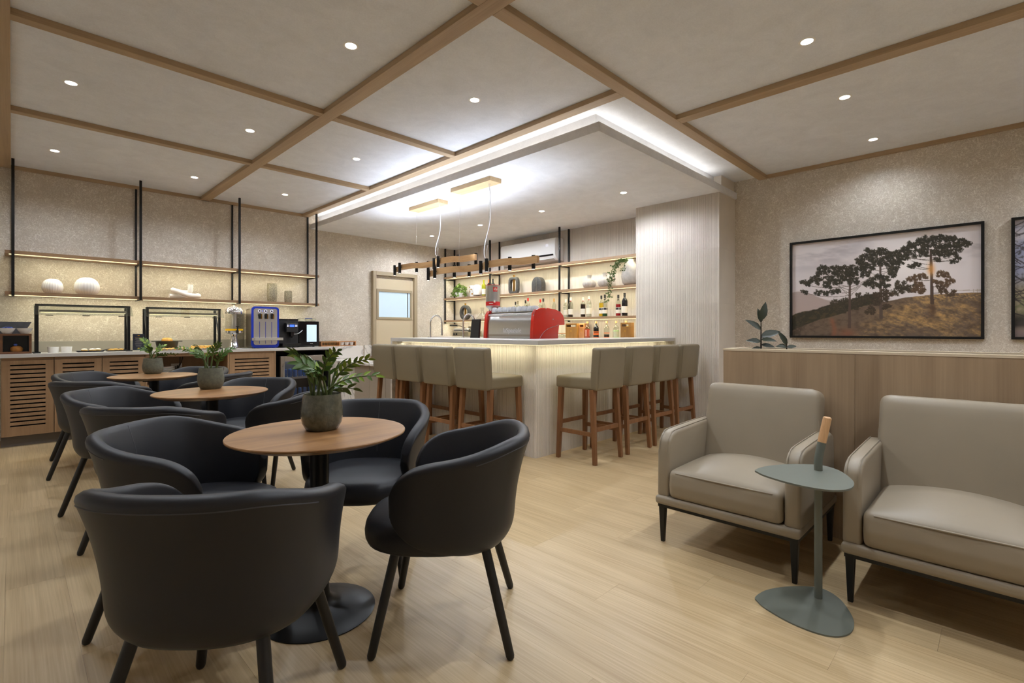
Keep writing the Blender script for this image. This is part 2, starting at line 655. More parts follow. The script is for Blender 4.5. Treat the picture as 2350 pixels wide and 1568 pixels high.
def dup(root, loc, rz, label=None, group=None):
    r = root.copy()
    COL.objects.link(r)
    r.location = loc
    r.rotation_euler = (0, 0, rz)
    if label:
        r['label'] = label
    if group:
        r['group'] = group
    for ch in root.children:
        c = ch.copy()
        COL.objects.link(c)
        c.parent = r
        for g in ch.children:
            d = g.copy()
            COL.objects.link(d)
            d.parent = c
    return r


def spot(name, loc, watts, parent=None, size=150, blend=0.8, col=C_DOWN, rad=0.03, rot=(0, 0, 0)):
    l = bpy.data.lights.new(name, 'SPOT')
    l.energy, l.spot_size, l.spot_blend, l.color, l.shadow_soft_size = watts, R(size), blend, col, rad
    o = bpy.data.objects.new(name, l)
    COL.objects.link(o)
    o.location, o.rotation_euler = loc, rot
    if parent:
        o.parent = parent
    return o


def strip_light(name, loc, sx, sy, watts, rot=(0, 0, 0), col=C_LED, parent=None, spread=180):
    l = bpy.data.lights.new(name, 'AREA')
    l.shape, l.size, l.size_y, l.energy, l.color = 'RECTANGLE', sx, sy, watts, col
    l.spread = R(spread)
    o = bpy.data.objects.new(name, l)
    COL.objects.link(o)
    o.location, o.rotation_euler = loc, rot
    if parent:
        o.parent = parent
    return o


def text_mesh(body, size, mat, depth=0.001, shear=0.0, align='CENTER'):
    c = bpy.data.curves.new('lettering', 'FONT')
    c.body, c.size, c.extrude, c.align_x, c.align_y, c.shear = body, size, depth, align, 'CENTER', shear
    o = bpy.data.objects.new('lettering', c)
    COL.objects.link(o)
    bpy.context.view_layer.update()
    me = bpy.data.meshes.new_from_object(o.evaluated_get(bpy.context.evaluated_depsgraph_get()))
    bpy.data.objects.remove(o)
    me.materials.clear()
    me.materials.append(M[mat])
    return me


def bezier(p0, p1, p2, n=10):
    p0, p1, p2 = Vector(p0), Vector(p1), Vector(p2)
    return [p0 * (1 - t) ** 2 + p1 * 2 * t * (1 - t) + p2 * t * t for t in [i / n for i in range(n + 1)]]


def spline(pts, n=8):
    """Catmull-Rom through the points"""
    P = [Vector(p) for p in pts]
    P = [P[0] * 2 - P[1]] + P + [P[-1] * 2 - P[-2]]
    out = []
    for i in range(1, len(P) - 2):
        for k in range(n):
            t = k / n
            out.append(0.5 * ((2 * P[i]) + (P[i + 1] - P[i - 1]) * t + (2 * P[i - 1] - 5 * P[i] + 4 * P[i + 1] - P[i + 2]) * t * t
                              + (3 * P[i] - P[i - 1] - 3 * P[i + 1] + P[i + 2]) * t ** 3))
    out.append(P[-2])
    return out


# ================================================================== THE SETTING
XW, YW = 6.08, 7.58          # right wall plane, left wall plane
ZC, ZB, ZS = 2.95, 2.91, 2.74  # ceiling, underside of beams, underside of the bar soffit

floor = struct('floor', MB().box(-1.7, -3.1, -0.12, XW + .1, YW + .1, -0.012), 'floor_oak_far', label='light oak plank floor')
struct('floor_field', MB().box(-1.6, -3.0, -0.012, XW, -0.4, 0.0).box(-1.6, -0.4, -0.012, -0.82, YW, 0.0), 'floor_oak_far', floor)
plank_cache = {}


def plank(x, y0, y1):
    ln = round(y1 - y0, 3)
    if ln not in plank_cache:
        plank_cache[ln] = MB().box(-0.09975, 0, -0.012, 0.09975, ln - 0.0005, 0.0).mesh('plank', 'floor_oak')
    put('plank', plank_cache[ln], floor, loc=(x, y0, 0))


px, row = -0.72, 0
while px < XW - 0.02:
    y = -0.4 - (0.0, 0.81, 0.36, 1.1, 0.55)[row % 5]
    while y < YW - 0.02:
        a, b = max(y, -0.4), min(y + 1.38, YW)
        if b - a > 0.02:
            plank(px, a, b)
        y += 1.38
    px += 0.2
    row += 1

struct('wall_left', MB().box(-1.7, YW, 0, XW + .1, YW + 0.1, 3.0), 'wall_plaster', label='buffet wall of pale straw plaster')
wall_right = struct('wall_right', MB().box(XW, -3.1, 0, XW + 0.1, YW, 3.0), 'wall_plaster', label='straw plaster wall behind the pictures and the bar')
struct('wall_rear', MB().box(-1.7, -3.1, 0, -1.6, YW, 3.0), 'white_paint')
struct('wall_front', MB().box(-1.6, -3.1, 0, XW, -3.0, 3.0), 'white_paint')
struct('ceiling', MB().box(-1.7, -3.1, ZC, XW + .1, YW + .1, ZC + 0.1), 'ceiling_linen', label='beige textured ceiling')

# oak beams below the ceiling
BE = [('trim_1', -1.6, 3.87, 1.76, 3.945, 'x', 'oak ceiling beam'),
      ('trim_2', -1.6, 5.545, 1.76, 5.62, 'x', 'oak ceiling beam'),
      ('trim_3', 1.76, -3.0, 1.865, YW, 'y', 'oak ceiling beam'),
      ('trim_4', 3.105, 2.0, 3.20, YW, 'y', 'oak ceiling beam beside the bar soffit'),
      ('trim_5', -1.6, 1.91, 1.76, 2.0, 'x', 'oak ceiling beam'),
      ('trim_6', 1.865, 1.91, XW, 2.0, 'x', 'oak ceiling beam in front of the bar soffit'),
      ('trim_7', 3.85, -3.0, 3.955, 1.91, 'y', 'oak ceiling beam'),
      ('trim_8', 1.865, 3.87, 3.105, 3.945, 'x', 'oak ceiling beam'),
      ('trim_9', 1.865, 5.545, 3.105, 5.62, 'x', 'oak ceiling beam'),
      ('trim_10', -0.16, -3.0, -0.005, 7.55, 'y', 'oak ceiling beam over the end of the shelves'),
      ('trim_11', -0.005, 7.55, 3.2, YW, 'x', 'oak trim along the top of the buffet wall'),
      ('trim_12', 6.05, -3.0, XW, 1.91, 'y', 'oak trim along the top of the picture wall')]
for nm, x0, y0, x1, y1, ax, lb in BE:
    z0 = ZB + (0.0006 if nm in ('trim_1', 'trim_2', 'trim_5', 'trim_8', 'trim_9') else 0)
    struct(nm, MB().box(x0, y0, z0, x1, y1, ZC), 'beam_oak_' + ax, label=lb, bevel=0.0015, seg=1)

# dropped soffit over the bar, with a cove all round
so = struct('ceiling_soffit', MB().box(3.24, 2.25, ZS, XW, YW, ZS + 0.055).box(3.24, 2.25, ZS + 0.055, 3.262, YW, ZS + 0.075).box(3.262, 2.25, ZS + 0.055, XW, 2.272, ZS + 0.075), 'soffit_linen', label='pale dropped ceiling soffit over the bar with a lit cove', bevel=0.001, seg=1)
struct('cove_upstand', MB().box(3.37, 2.37, ZS + 0.055, XW, YW, ZC), 'soffit_linen', so)
strip_light('cove_strip_light', (3.315, 4.95, ZS + 0.062), 0.03, 5.2, W_COVE * 5.2, rot=(PI, 0, 0), col=C_COVE, parent=so)
strip_light('cove_strip_light', (4.42, 2.325, ZS + 0.062), 2.2, 0.03, W_COVE * 2.2, rot=(PI, 0, 0), col=C_COVE, parent=so)


# ---- ribbed stone tiles
def rib_tile(w, h, seed, t=0.012, plainface=False):
    """tile in the local XZ plane, ribs facing -Y, irregular lands and grooves"""
    rn = random.Random(seed)
    prof = [(0.0005, 0.0)]
    x = 0.0015
    while x < w - 0.02 and not plainface:
        land = rn.choice((0.007, 0.008, 0.009, 0.011, 0.013))
        prof += [(x, -t), (x + land, -t)]
        x += land
        g = rn.choice((0.0035, 0.004, 0.006))
        prof += [(x + 0.001, -t + 0.0045), (x + g - 0.001, -t + 0.0045)]
        x += g
    prof += [(x, -t), (w - 0.0005, -t), (w - 0.0005, 0.0)]
    if plainface:
        prof = [(0.0005, 0), (0.0005, -t), (w - 0.0005, -t), (w - 0.0005, 0)]
    n = len(prof)
    mb = MB()
    vs_ = [(a, b, 0.0006) for a, b in prof] + [(a, b, h - 0.0006) for a, b in prof]
    fs_ = [(i, i + 1, i + 1 + n, i + n) for i in range(n - 1)] + [tuple(reversed(range(n))), tuple(range(n, 2 * n))]
    mb.add(vs_, fs_)
    return mb.mesh('tile', 'rib_stone', fix=True)


tile_cache = {}


def tile(parent, w, h, loc, rz, plainface=False, var=0):
    k = (round(w, 3), round(h, 3), var % 3, plainface)
    if k not in tile_cache:
        tile_cache[k] = rib_tile(w, h, int(w * 1000) + 17 * (var % 3), plainface=plainface)
    return put('tile', tile_cache[k], parent, loc=loc, rot=(0, 0, rz))


def tiles_x(parent, x, y0, y1, zs, w, plainface=False):
    """tiles on a plane facing -X from y1 (start) down to y0"""
    n = max(1, round((y1 - y0) / w))
    ww = (y1 - y0) / n
    for i in range(n):
        for z0, z1 in zip(zs[:-1], zs[1:]):
            tile(parent, ww, z1 - z0, (x, y1 - i * ww, z0), -PI / 2, plainface, i)


def tiles_y(parent, y, x0, x1, zs, w, plainface=False):
    n = max(1, round((x1 - x0) / w))
    ww = (x1 - x0) / n
    for i in range(n):
        for z0, z1 in zip(zs[:-1], zs[1:]):
            tile(parent, ww, z1 - z0, (x0 + i * ww, y, z0), 0.0, plainface, i)


# column between the bar and the picture wall
colm = struct('wall_column', MB().box(5.624, 2.283, 0, XW, 3.33, ZS), 'rib_stone', label='square column clad in ribbed beige tiles at the end of the bar')
cz = [0.0, 0.236, 0.862, 1.489, 2.116, ZS]
tiles_x(colm, 5.624, 2.271, 3.33, cz, 0.53)
tiles_y(colm, 2.283, 5.612, XW, cz + [], 0.47, plainface=True)
struct('column_head', MB().box(5.70, 2.283, ZS + .0, XW, 2.40, ZC), 'rib_stone', colm)
# ribbed tiles on the wall behind the bar
tiles_x(wall_right, XW, 3.33, YW, [0.86, 1.489, 2.116, ZS], 0.6)

# ---- door in the left wall
door = tag(bpy.data.objects.new('door_1', None), 'beige kitchen door with a small glazed window', None, kind='structure')
COL.objects.link(door)
door.location = (4.275, YW, 0)
MB().box(0, -0.07, 0, 0.06, 0, 2.185).box(0.82, -0.07, 0, 0.885, 0, 2.185).box(0.06, -0.07, 2.12, 0.82, 0, 2.185).build('door_frame', 'door_frame_beige', door, bevel=0.003)
MB().box(0.062, -0.025, 0.01, 0.115, 0, 2.07).box(0.762, -0.025, 0.01, 0.818, 0, 2.07).box(0.115, -0.025, 0.01, 0.762, 0, 1.39).box(0.115, -0.025, 1.86, 0.762, 0, 2.07).build('door_leaf', 'door_beige', door, bevel=0.002)
MB().box(0.085, -0.04, 1.37, 0.122, -0.02, 1.89).box(0.755, -0.04, 1.37, 0.792, -0.02, 1.89).box(0.122, -0.04, 1.37, 0.755, -0.02, 1.41).box(0.122, -0.04, 1.845, 0.755, -0.02, 1.89).build('window_frame', 'door_frame_beige', door, bevel=0.003)
MB().box(0.118, -0.018, 1.40, 0.76, -0.012, 1.85).build('pane', 'kitchen_light', door)
MB().box(0.70, -0.024, 1.41, 0.712, -0.016, 1.845).build('glazing_bar', 'black_metal', door)
MB().tube([(0.72, -0.03, 1.02), (0.72, -0.07, 1.02), (0.62, -0.07, 1.02)], 0.009).build('handle', 'steel', door, smooth=40)

# ---- low wall behind the seats, a planter on top
hw = thing('planter_wall', 'low oak-panelled planter wall behind the grey leather armchairs', 'planter', (3.28, 0, 0))
for i in range(5):
    y1 = 1.30 - i * 0.72
    MB().box(0, y1 - 0.719, 0.0, 0.02, y1, 1.043).build('panel', 'panel_oak', hw, bevel=0.0008, seg=1)
MB().box(0.02, -2.3, 0, 0.06, 1.30, 1.043).box(0.34, -2.3, 0, 0.38, 1.30, 1.043).box(0.06, 1.26, 0, 0.34, 1.30, 1.043).box(0.06, -2.3, 0.0, 0.34, 1.26, 0.9).build('body', 'panel_oak', hw)
MB().box(-0.002, -2.3, 1.043, 0.062, 1.302, 1.057).box(0.338, -2.3, 1.043, 0.382, 1.302, 1.057).box(0.062, 1.255, 1.043, 0.338, 1.302, 1.057).build('edge_strip', 'edge_ash', hw)
MB().box(0.06, -2.3, 0.9, 0.34, 1.26, 0.96).build('soil', 'soil', hw)


# ---- downlights in the ceilings
def downlight(x, y, z, label, group, watts=W_DOWN, size=150, blend=0.8):
    t = thing('downlight', label, 'downlight', (x, y, z), 0, group)
    MB().lathe([(0.033, -0.001), (0.045, -0.001), (0.048, 0.0), (0.048, 0.004), (0.033, 0.004), (0.033, -0.001)][:-1], 28).build('rim', 'white_plastic', t, smooth=30)
    MB().lathe([(0.0, -0.0022), (0.033, -0.0022), (0.033, 0.0)], 24).build('lens', 'lamp_lens', t)
    spot('downlight_beam', (0, 0, -0.012), watts, t, size=size, blend=blend)
    return t


DL = [(1.49, 2.89, 'downlight in the large ceiling bay above the front black chairs'),
      (0.30, 4.75, 'left downlight in the middle ceiling bay, between the two long beams'),
      (1.49, 4.75, 'downlight beside the long beam in the middle left ceiling bay'),
      (0.30, 6.65, 'downlight near the left end of the buffet wall'),
      (1.49, 6.65, 'downlight near the buffet wall above the second sneeze guard'),
      (2.51, 2.89, 'downlight in the ceiling bay beside the bar soffit corner'),
      (2.51, 4.75, 'downlight in the middle bay beside the bar soffit'),
      (2.51, 6.65, 'downlight in the small bay next to the wall shelves and bar soffit'),
      (3.44, 0.855, 'largest downlight on the right, in front of the cross beam'),
      (4.463, 0.855, 'downlight just behind the right cross beam'),
      (5.629, 0.855, 'downlight closest to the picture wall')]
for x, y, lb in DL:
    downlight(x, y, ZC, lb, 'downlights in the beamed ceiling', W_DOWN * (0.44 if x > 5.5 else 1.0))
for x, y in ((0.30, 2.89), (1.49, 0.855), (2.45, 0.855), (1.49, -0.9), (2.45, -0.9), (3.44, -0.9), (4.463, -0.9), (5.629, -0.9)):
    downlight(x, y, ZC, 'downlight in the beamed ceiling outside the picture', 'downlights outside the picture')
for y, lb in ((3.057, 'downlight in the bar soffit closest to the ribbed column'), (4.29, 'second downlight from the column in the bar soffit'),
              (5.50, 'third downlight from the column in the bar soffit'), (6.70, 'downlight in the bar soffit closest to the kitchen door wall')):
    downlight(4.885, y, ZS, lb, 'downlights in the bar soffit', W_DOWN * 1.4, 172, 0.45)


# ================================================================== BAR
bar = thing('bar_counter', 'L-shaped bar front clad in ribbed beige tiles, lit from under its worktop', 'bar')
MB().box(3.392, 3.052, 0, 3.62, 5.088, 1.05).box(3.62, 3.052, 0, 5.61, 3.28, 1.05).build('body', 'rib_stone', bar)
bz = [0.0, 0.63, 1.05]
for i in range(4):
    for z0, z1 in zip(bz[:-1], bz[1:]):
        tile(bar, 0.509, z1 - z0, (3.392, 5.088 - i * 0.512, z0), -PI / 2, var=i)
for i in range(4):
    for z0, z1 in zip(bz[:-1], bz[1:]):
        tile(bar, 0.553, z1 - z0, (3.382 + i * 0.557, 3.052, z0), 0.0, var=i)
MB().box(3.14, 5.09, 0, 3.80, 5.12, 1.05).build('end_panel', 'white_marble', bar, bevel=0.001)
MB().box(3.27, 2.94, 1.040, 3.29, 5.07, 1.0495).build('light_strip', 'led_diffuser', bar)
MB().box(3.30, 2.93, 1.040, 5.60, 2.95, 1.0495).build('light_strip', 'led_diffuser', bar)
strip_light('bar_strip_light', (3.28, 4.07, 1.036), 0.02, 2.0, W_BAR * 2.05, parent=bar, rot=(0, R(-12), 0))
strip_light('bar_strip_light', (4.45, 2.94, 1.036), 2.2, 0.02, W_BAR * 2.2, parent=bar, rot=(R(12), 0, 0))
wt = MB().prism([(3.14, 2.80), (5.61, 2.80), (5.61, 3.45), (3.80, 3.45), (3.80, 5.12), (3.14, 5.12)], 1.05, 1.09).build('bar_worktop', 'worktop_stone', bevel=0.002)
tag(wt, 'pale grey stone worktop on the L-shaped bar', 'worktop')

# inner work counter of the bar (carries the coffee machine and taps)
ic = thing('bar_work_counter', 'lower work counter behind the bar under the coffee machine', 'counter')
MB().box(3.81, 3.46, 0, 4.50, 5.60, 0.91).build('body', 'taupe_laminate', ic)
MB().box(3.805, 3.455, 0.91, 4.52, 5.62, 0.94).build('top', 'worktop_stone', ic, bevel=0.002)

# low linking counter between buffet and bar
lc = thing('low_counter', 'low marble-topped counter between the buffet and the bar', 'counter')
MB().box(3.345, 5.16, 0, 3.78, 6.36, 0.715).build('body', 'taupe_laminate', lc)
for y0, y1 in ((5.16, 5.55), (5.553, 5.95), (5.953, 6.36)):
    MB().box(3.33, y0, 0.06, 3.345, y1 - 0.003, 0.712).build('door', 'taupe_laminate', lc, bevel=0.001)
MB().box(3.335, 6.36, 0, 3.78, 7.55, 0.715).build('side_panel', 'white_marble', lc)
MB().prism([(3.34, 7.55), (3.34, 6.9), (3.30, 6.82), (3.28, 6.7), (3.28, 5.13), (3.79, 5.13), (3.79, 6.5), (3.95, 6.7), (3.95, 7.55)], 0.715, 0.745).build('top', 'white_marble', lc, bevel=0.003)
MB().box(3.40, 7.555, 0.745, 4.02, YW - 0.002, 0.935).box(4.14, 7.555, 0.745, 4.27, YW - 0.002, 0.935).build('backsplash', 'white_marble', lc)

# back bar counter under the shelves
bb = thing('back_counter', 'stone-topped back counter under the bar shelves', 'counter')
MB().box(5.52, 3.34, 0, XW - 0.014, 7.5, 1.03).build('body', 'taupe_laminate', bb)
MB().box(5.50, 3.335, 1.03, XW - 0.0135, 7.55, 1.065).build('top', 'worktop_stone', bb, bevel=0.002)


# ------------------------------------------------------------------ wall shelves
def rod(p0, p1, parent, s=0.022):
    return MB().bar(p0, p1, s, s).build('post', 'black_metal', parent, bevel=0.001, seg=1)


sh = thing('display_shelf', 'two-tier oak wall shelf hung on black posts above the buffet', 'shelf')
for x in (0.01, 1.075, 2.145, 3.19):
    rod((x, 7.25, 1.535), (x, 7.25, ZC if x > 0.1 else ZC - .001), sh, 0.024)
    rod((x, 7.56, 1.56), (x, 7.56, ZB), sh, 0.02)
    for z in (1.535, 1.955):
        MB().bar((x, 7.25, z + 0.006), (x, 7.56, z + 0.006), 0.018, 0.012).build('bracket', 'black_metal', sh)
for z in (1.58, 2.005):
    for x0, x1 in ((-0.05, 1.075), (1.0755, 2.145), (2.1455, 3.24)):
        MB().box(x0, 7.265, z - 0.035, x1 - 0.001, 7.575, z).build('board', 'shelf_oak_x', sh, bevel=0.001, seg=1)
        MB().box(x0 + 0.03, 7.285, z - 0.043, x1 - 0.03, 7.30, z - 0.035).build('light_strip', 'led_diffuser', sh)
    strip_light('shelf_strip_light', (1.58, 7.33, z - 0.046), 3.1, 0.02, W_SHELF * 3.1 * (1.4 if z < 1.8 else 1.2), parent=sh, rot=(R(12), 0, 0))

bs = thing('bar_shelf', 'three-tier oak bar shelf on black posts behind the bar', 'shelf')
for y in (4.755, 6.30, 7.555):
    rod((5.82, y, 1.31), (5.82, y, ZS), bs, 0.024)
    rod((6.045, y, 1.31), (6.045, y, ZS), bs, 0.022)
    for z in (1.325, 1.74, 2.14):
        MB().bar((5.82, y, z + 0.006), (6.045, y, z + 0.006), 0.018, 0.012).build('bracket', 'black_metal', bs)
for z in (1.375, 1.79, 2.195):
    for y0, y1 in ((3.335, 4.755), (4.7555, 6.30), (6.3005, 7.575)):
        MB().box(5.80, y0, z - 0.035, 6.065, y1 - 0.001, z).build('board', 'shelf_oak_y', bs, bevel=0.001, seg=1)
        MB().box(5.835, y0 + 0.03, z - 0.042, 5.85, y1 - 0.03, z - 0.035).build('light_strip', 'led_diffuser', bs)
    strip_light('shelf_strip_light', (5.87, 5.45, z - 0.046), 0.02, 4.15, W_SHELF * 4.15 * 1.2, parent=bs, rot=(0, R(-12), 0))


# ------------------------------------------------------------------ pendants over the bar
def pendant(x, y0, y1, z, cx0, cx1, cy0, cy1, lamps, wires, seed, label):
    t = thing('pendant_light', label, 'pendant light', (x, 0, z), 0, 'pendant lights over the bar')

    def off(y):
        s = (y - y0) / (y1 - y0)
        return 0.042 * math.tanh(3 * math.sin(2 * PI * (2.05 * s + 0.18 + seed)))
    n = 64
    vs_, fs_ = [], []
    for i in range(n + 1):
        y = y0 + (y1 - y0) * i / n
        o = off(y)
        for dx, dz in ((-0.017, -0.033), (0.017, -0.033), (0.017, 0.033), (-0.017, 0.033)):
            vs_.append((o + dx, y, dz))
    for i in range(n):
        for k in range(4):
            a, b = i * 4 + k, i * 4 + (k + 1) % 4
            fs_.append((a, b, b + 4, a + 4))
    fs_ += [(3, 2, 1, 0), (n * 4, n * 4 + 1, n * 4 + 2, n * 4 + 3)]
    MB().add(vs_, fs_).build('beam', 'pendant_wood', t, smooth=35)
    for i, y in enumerate(lamps):
        sd = -1 if (i // 2) % 2 == 0 else 1
        lx = off(y) + sd * 0.042
        lo, hi = -0.082, 0.052
        b = MB().lathe([(0.0, hi), (0.0185, hi), (0.0185, lo), (0.0165, lo - 0.001), (0.0165, lo + 0.006), (0, lo + 0.006)], 20, (lx, y, 0)).build('lamp', 'black_metal', t, smooth=40)
        MB().lathe([(0.0, lo + 0.0005), (0.016, lo + 0.0005), (0.016, lo + 0.003), (0, lo + 0.003)], 16, (lx, y, 0)).build('lens', 'lamp_lens_small', b)
        MB().tube([(lx - sd * 0.008, y, 0.0), (off(y), y, 0.0)], 0.007, 8).build('joint', 'black_metal', b)
        spot('pendant_beam', (lx, y, lo - 0.006), W_PEND, t, size=75, blend=0.6, rad=0.012)
        spot('pendant_uplight', (lx, y, hi + 0.006), W_PEND_UP, t, size=125, blend=1.0, rad=0.016, col=C_COOL, rot=(PI, 0, 0))
    cz = ZS - z
    MB().box(cx0 - x, cy0, cz - 0.045, cx1 - x, cy1, cz).build('canopy', 'canopy_wood', t, bevel=0.002)
    for y in wires:
        MB().tube([(off(y), y, 0.03), (0.5 * (cx0 + cx1) - x, y, cz - 0.045)], 0.0012, 6).build('wire', 'wire_grey', t)
    y = wires[-1]
    mx = 0.5 * (cx0 + cx1) - x
    pts = spline([(mx - 0.01, y + 0.01, cz - 0.045), (mx, y + 0.0, cz * 0.75), (mx, y + 0.01, cz * 0.5), (mx - 0.02, y + 0.05, cz * 0.30), (mx - 0.02, y + 0.075, cz * 0.17), (off(y), y + 0.02, 0.07), (off(y), y - 0.03, 0.03)], 8)
    MB().tube(pts, 0.0038, 8).build('power_cord', 'cable_white', t, smooth=60)
    # white mounting plate enclosed in the canopy, gives no light
    MB().box(cx0 - x + 0.02, cy0 + 0.02, cz - 0.006, cx1 - x - 0.02, cy1 - 0.02, cz - 0.001).build('canopy_plate', 'white_plastic', t)
    return t


pendant(3.46, 3.12, 4.88, 1.85, 3.40, 3.56, 3.68, 4.32, (4.816, 4.578, 4.332, 4.17, 3.879, 3.705, 3.462, 3.218), (4.25, 3.76), 0.0, 'wavy wooden pendant beam closer to the ribbed column, over the bar')
pendant(3.62, 4.20, 5.87, 2.00, 3.55, 3.70, 4.75, 5.36, (5.80, 5.548, 5.31, 5.158, 4.886, 4.727, 4.484, 4.244), (5.29, 4.80), 0.0, 'wavy wooden pendant beam closer to the kitchen door, over the bar end')


# ------------------------------------------------------------------ air conditioner
ac = thing('air_conditioner', 'white split air conditioner on the ribbed wall above the bar shelves', 'air conditioner', (XW - 0.012, 5.47, 2.26))
prof = [(0, 0.0), (-0.13, 0.0), (-0.19, 0.05), (-0.215, 0.10), (-0.215, 0.31), (-0.20, 0.345), (-0.15, 0.355), (0, 0.355)]
MB().prism(prof, -0.60, 0.60, 'XZ').build('body', 'white_plastic', ac, bevel=0.008, seg=3, smooth=40)
MB().add([(-0.205, -0.56, 0.075), (-0.205, 0.56, 0.075), (-0.222, 0.56, 0.098), (-0.222, -0.56, 0.098), (-0.19, -0.56, 0.075), (-0.19, 0.56, 0.075), (-0.2, 0.56, 0.098), (-0.2, -0.56, 0.098)],
         [(0, 1, 2, 3), (4, 7, 6, 5), (0, 4, 5, 1), (1, 5, 6, 2), (2, 6, 7, 3), (3, 7, 4, 0)]).build('vent', 'slot_black', ac)
MB().bar((-0.165, -0.56, 0.022), (-0.165, 0.56, 0.022), 0.055, 0.006, up=(0.5, 0, 1)).build('flap', 'white_plastic', ac)
put('display', text_mesh('88', 0.05, 'icon_white', 0.0005), ac, loc=(-0.2162, -0.44, 0.24), rot=(PI / 2, 0, -PI / 2))

# ================================================================== BUFFET
YF = 7.06
bw = MB().box(-0.6, 7.035, 0.90, 3.33, YW, 0.937).build('buffet_worktop', 'worktop_stone', bevel=0.002)
tag(bw, 'long pale stone worktop of the buffet', 'worktop')
bsp = MB().box(-0.6, YW - 0.018, 0.937, 3.38, YW, 1.055).build('backsplash', 'backsplash_stone', bevel=0.001)
tag(bsp, 'low grey stone backsplash along the buffet wall', 'backsplash')
pl = MB().box(-0.075, 7.13, 0, 2.518, 7.3, 0.109).build('buffet_plinth', 'plinth_stone')
tag(pl, 'dark stone plinth under the buffet cabinets', 'plinth')
slat_cache = {}


def vented_cabinet(x0, x1, z_top, nslot, label):
    t = thing('buffet_cabinet', label, 'cabinet', (x0, YF, 0.11), 0, 'vented oak cabinets of the buffet')
    w = x1 - x0
    h = 0.765
    MB().box(0.002, 0.03, 0, 0.02, 0.5, h).box(w - 0.02, 0.03, 0, w - 0.002, 0.5, h).box(0.02, 0.48, 0, w - 0.02, 0.5, h).box(0.02, 0.03, 0, w - 0.02, 0.48, 0.018).build('body', 'cabinet_oak', t)
    MB().box(0.002, 0.005, h, w - 0.002, 0.06, h + 0.025).build('shadow_rail', 'shelf_oak_x', t)
    sx0, sx1 = 0.065, w - 0.065
    pitch = (z_top - 0.11 - 0.065) / nslot
    zt = z_top - 0.11
    d = MB().box(0.003, 0.0, 0.0, sx0, 0.022, h - 0.003).box(sx1, 0, 0, w - 0.003, 0.022, h - 0.003).box(sx0, 0, zt, sx1, 0.022, h - 0.003).box(sx0, 0, 0, sx1, 0.022, zt - (nslot - 1) * pitch - 0.014).build('door', 'cabinet_oak', t)
    for i in range(nslot - 1):
        z = zt - i * pitch - 0.014
        k = (round(w, 3), round(pitch, 3))
        if k not in slat_cache:
            slat_cache[k] = MB().box(0, 0, 0, sx1 - sx0, 0.02, -(pitch - 0.014)).mesh('slat', 'cabinet_oak')
        put('slat', slat_cache[k], d, loc=(sx0, 0.001, z))
    MB().box(sx0 - 0.01, 0.05, 0.0, sx1 + 0.01, 0.055, h - 0.02).build('backing', 'slot_black', d)
    return t


vented_cabinet(-0.075, 0.314, 0.83, 15, 'vented oak buffet cabinet at the far left end, fully visible down to the plinth')
vented_cabinet(0.314, 0.703, 0.83, 15, 'second vented oak buffet cabinet from the left end')
vented_cabinet(0.703, 1.09, 0.83, 15, 'third vented oak buffet cabinet, beside the open niche')
nk = thing('niche_cabinet', 'open oak niche in the buffet with a plate stack and a wall socket', 'cabinet', (1.09, YF, 0.11))
MB().box(0.0, 0.0, 0, 0.02, 0.5, 0.79).box(0.858, 0, 0, 0.878, 0.5, 0.79).box(0.02, 0.48, 0, 0.858, 0.5, 0.79).box(0.02, 0.0, 0.755, 0.858, 0.48, 0.79).box(0.02, 0.0, 0.40, 0.858, 0.48, 0.42).box(0.02, 0.005, 0.0, 0.858, 0.48, 0.02).build('body', 'cabinet_oak', nk)
for i in range(2):
    d = MB().box(0.022, 0.0, 0.022 + i * 0.19, 0.856, 0.02, 0.205 + i * 0.19).build('drawer', 'cabinet_oak', nk, bevel=0.001, seg=1)
    MB().box(0.30, -0.001, 0.19 + i * 0.19, 0.58, 0.012, 0.2 + i * 0.19).build('grip', 'slot_black', d)
vented_cabinet(1.968, 2.52, 0.81, 14, 'vented oak buffet cabinet next to the drinks fridge')
bay = thing('fridge_bay', 'dark housing around the drinks fridge at the buffet end', 'cabinet', (2.52, YF, 0.0))
MB().box(0, 0.0, 0.11, 0.022, 0.5, 0.9).build('side_panel', 'cabinet_oak', bay)
MB().box(0.022, 0.46, 0.0, 0.79, 0.5, 0.9).box(0.022, 0.02, 0.0, 0.79, 0.46, 0.02).box(0.77, 0.02, 0.02, 0.79, 0.46, 0.9).box(0.022, 0.02, 0.885, 0.77, 0.46, 0.9).build('lining', 'bay_black', bay)
MB().box(0.79, -0.025, 0.0, 0.81, 0.5, 0.9).build('end_panel', 'white_marble', bay)

fr = thing('drinks_fridge', 'steel-framed glass drinks fridge filled with blue cans', 'fridge', (2.62, 7.10, 0.02))
MB().box(0, 0.05, 0.1, 0.03, 0.4, 0.80).box(0.58, 0.05, 0.1, 0.61, 0.4, 0.80).box(0.03, 0.37, 0.1, 0.58, 0.4, 0.80).box(0.03, 0.05, 0.77, 0.58, 0.37, 0.80).box(0.0, 0.05, 0.0, 0.61, 0.4, 0.1).build('body', 'black_plastic', fr)
fd = MB().box(0, 0, 0.1, 0.055, 0.045, 0.80).box(0.555, 0, 0.1, 0.61, 0.045, 0.80).box(0.055, 0, 0.725, 0.555, 0.045, 0.80).box(0.055, 0, 0.1, 0.555, 0.045, 0.16).build('door', 'brushed_steel', fr, bevel=0.002)
MB().box(0.055, 0.018, 0.16, 0.555, 0.022, 0.725).build('pane', 'fridge_glass', fd)
MB().tube([(0.03, -0.03, 0.2), (0.03, -0.03, 0.70)], 0.008, 10).tube([(0.03, 0, 0.25), (0.03, -0.03, 0.25)], 0.006, 8).tube([(0.03, 0, 0.66), (0.03, -0.03, 0.66)], 0.006, 8).build('handle', 'steel', fd, smooth=40)
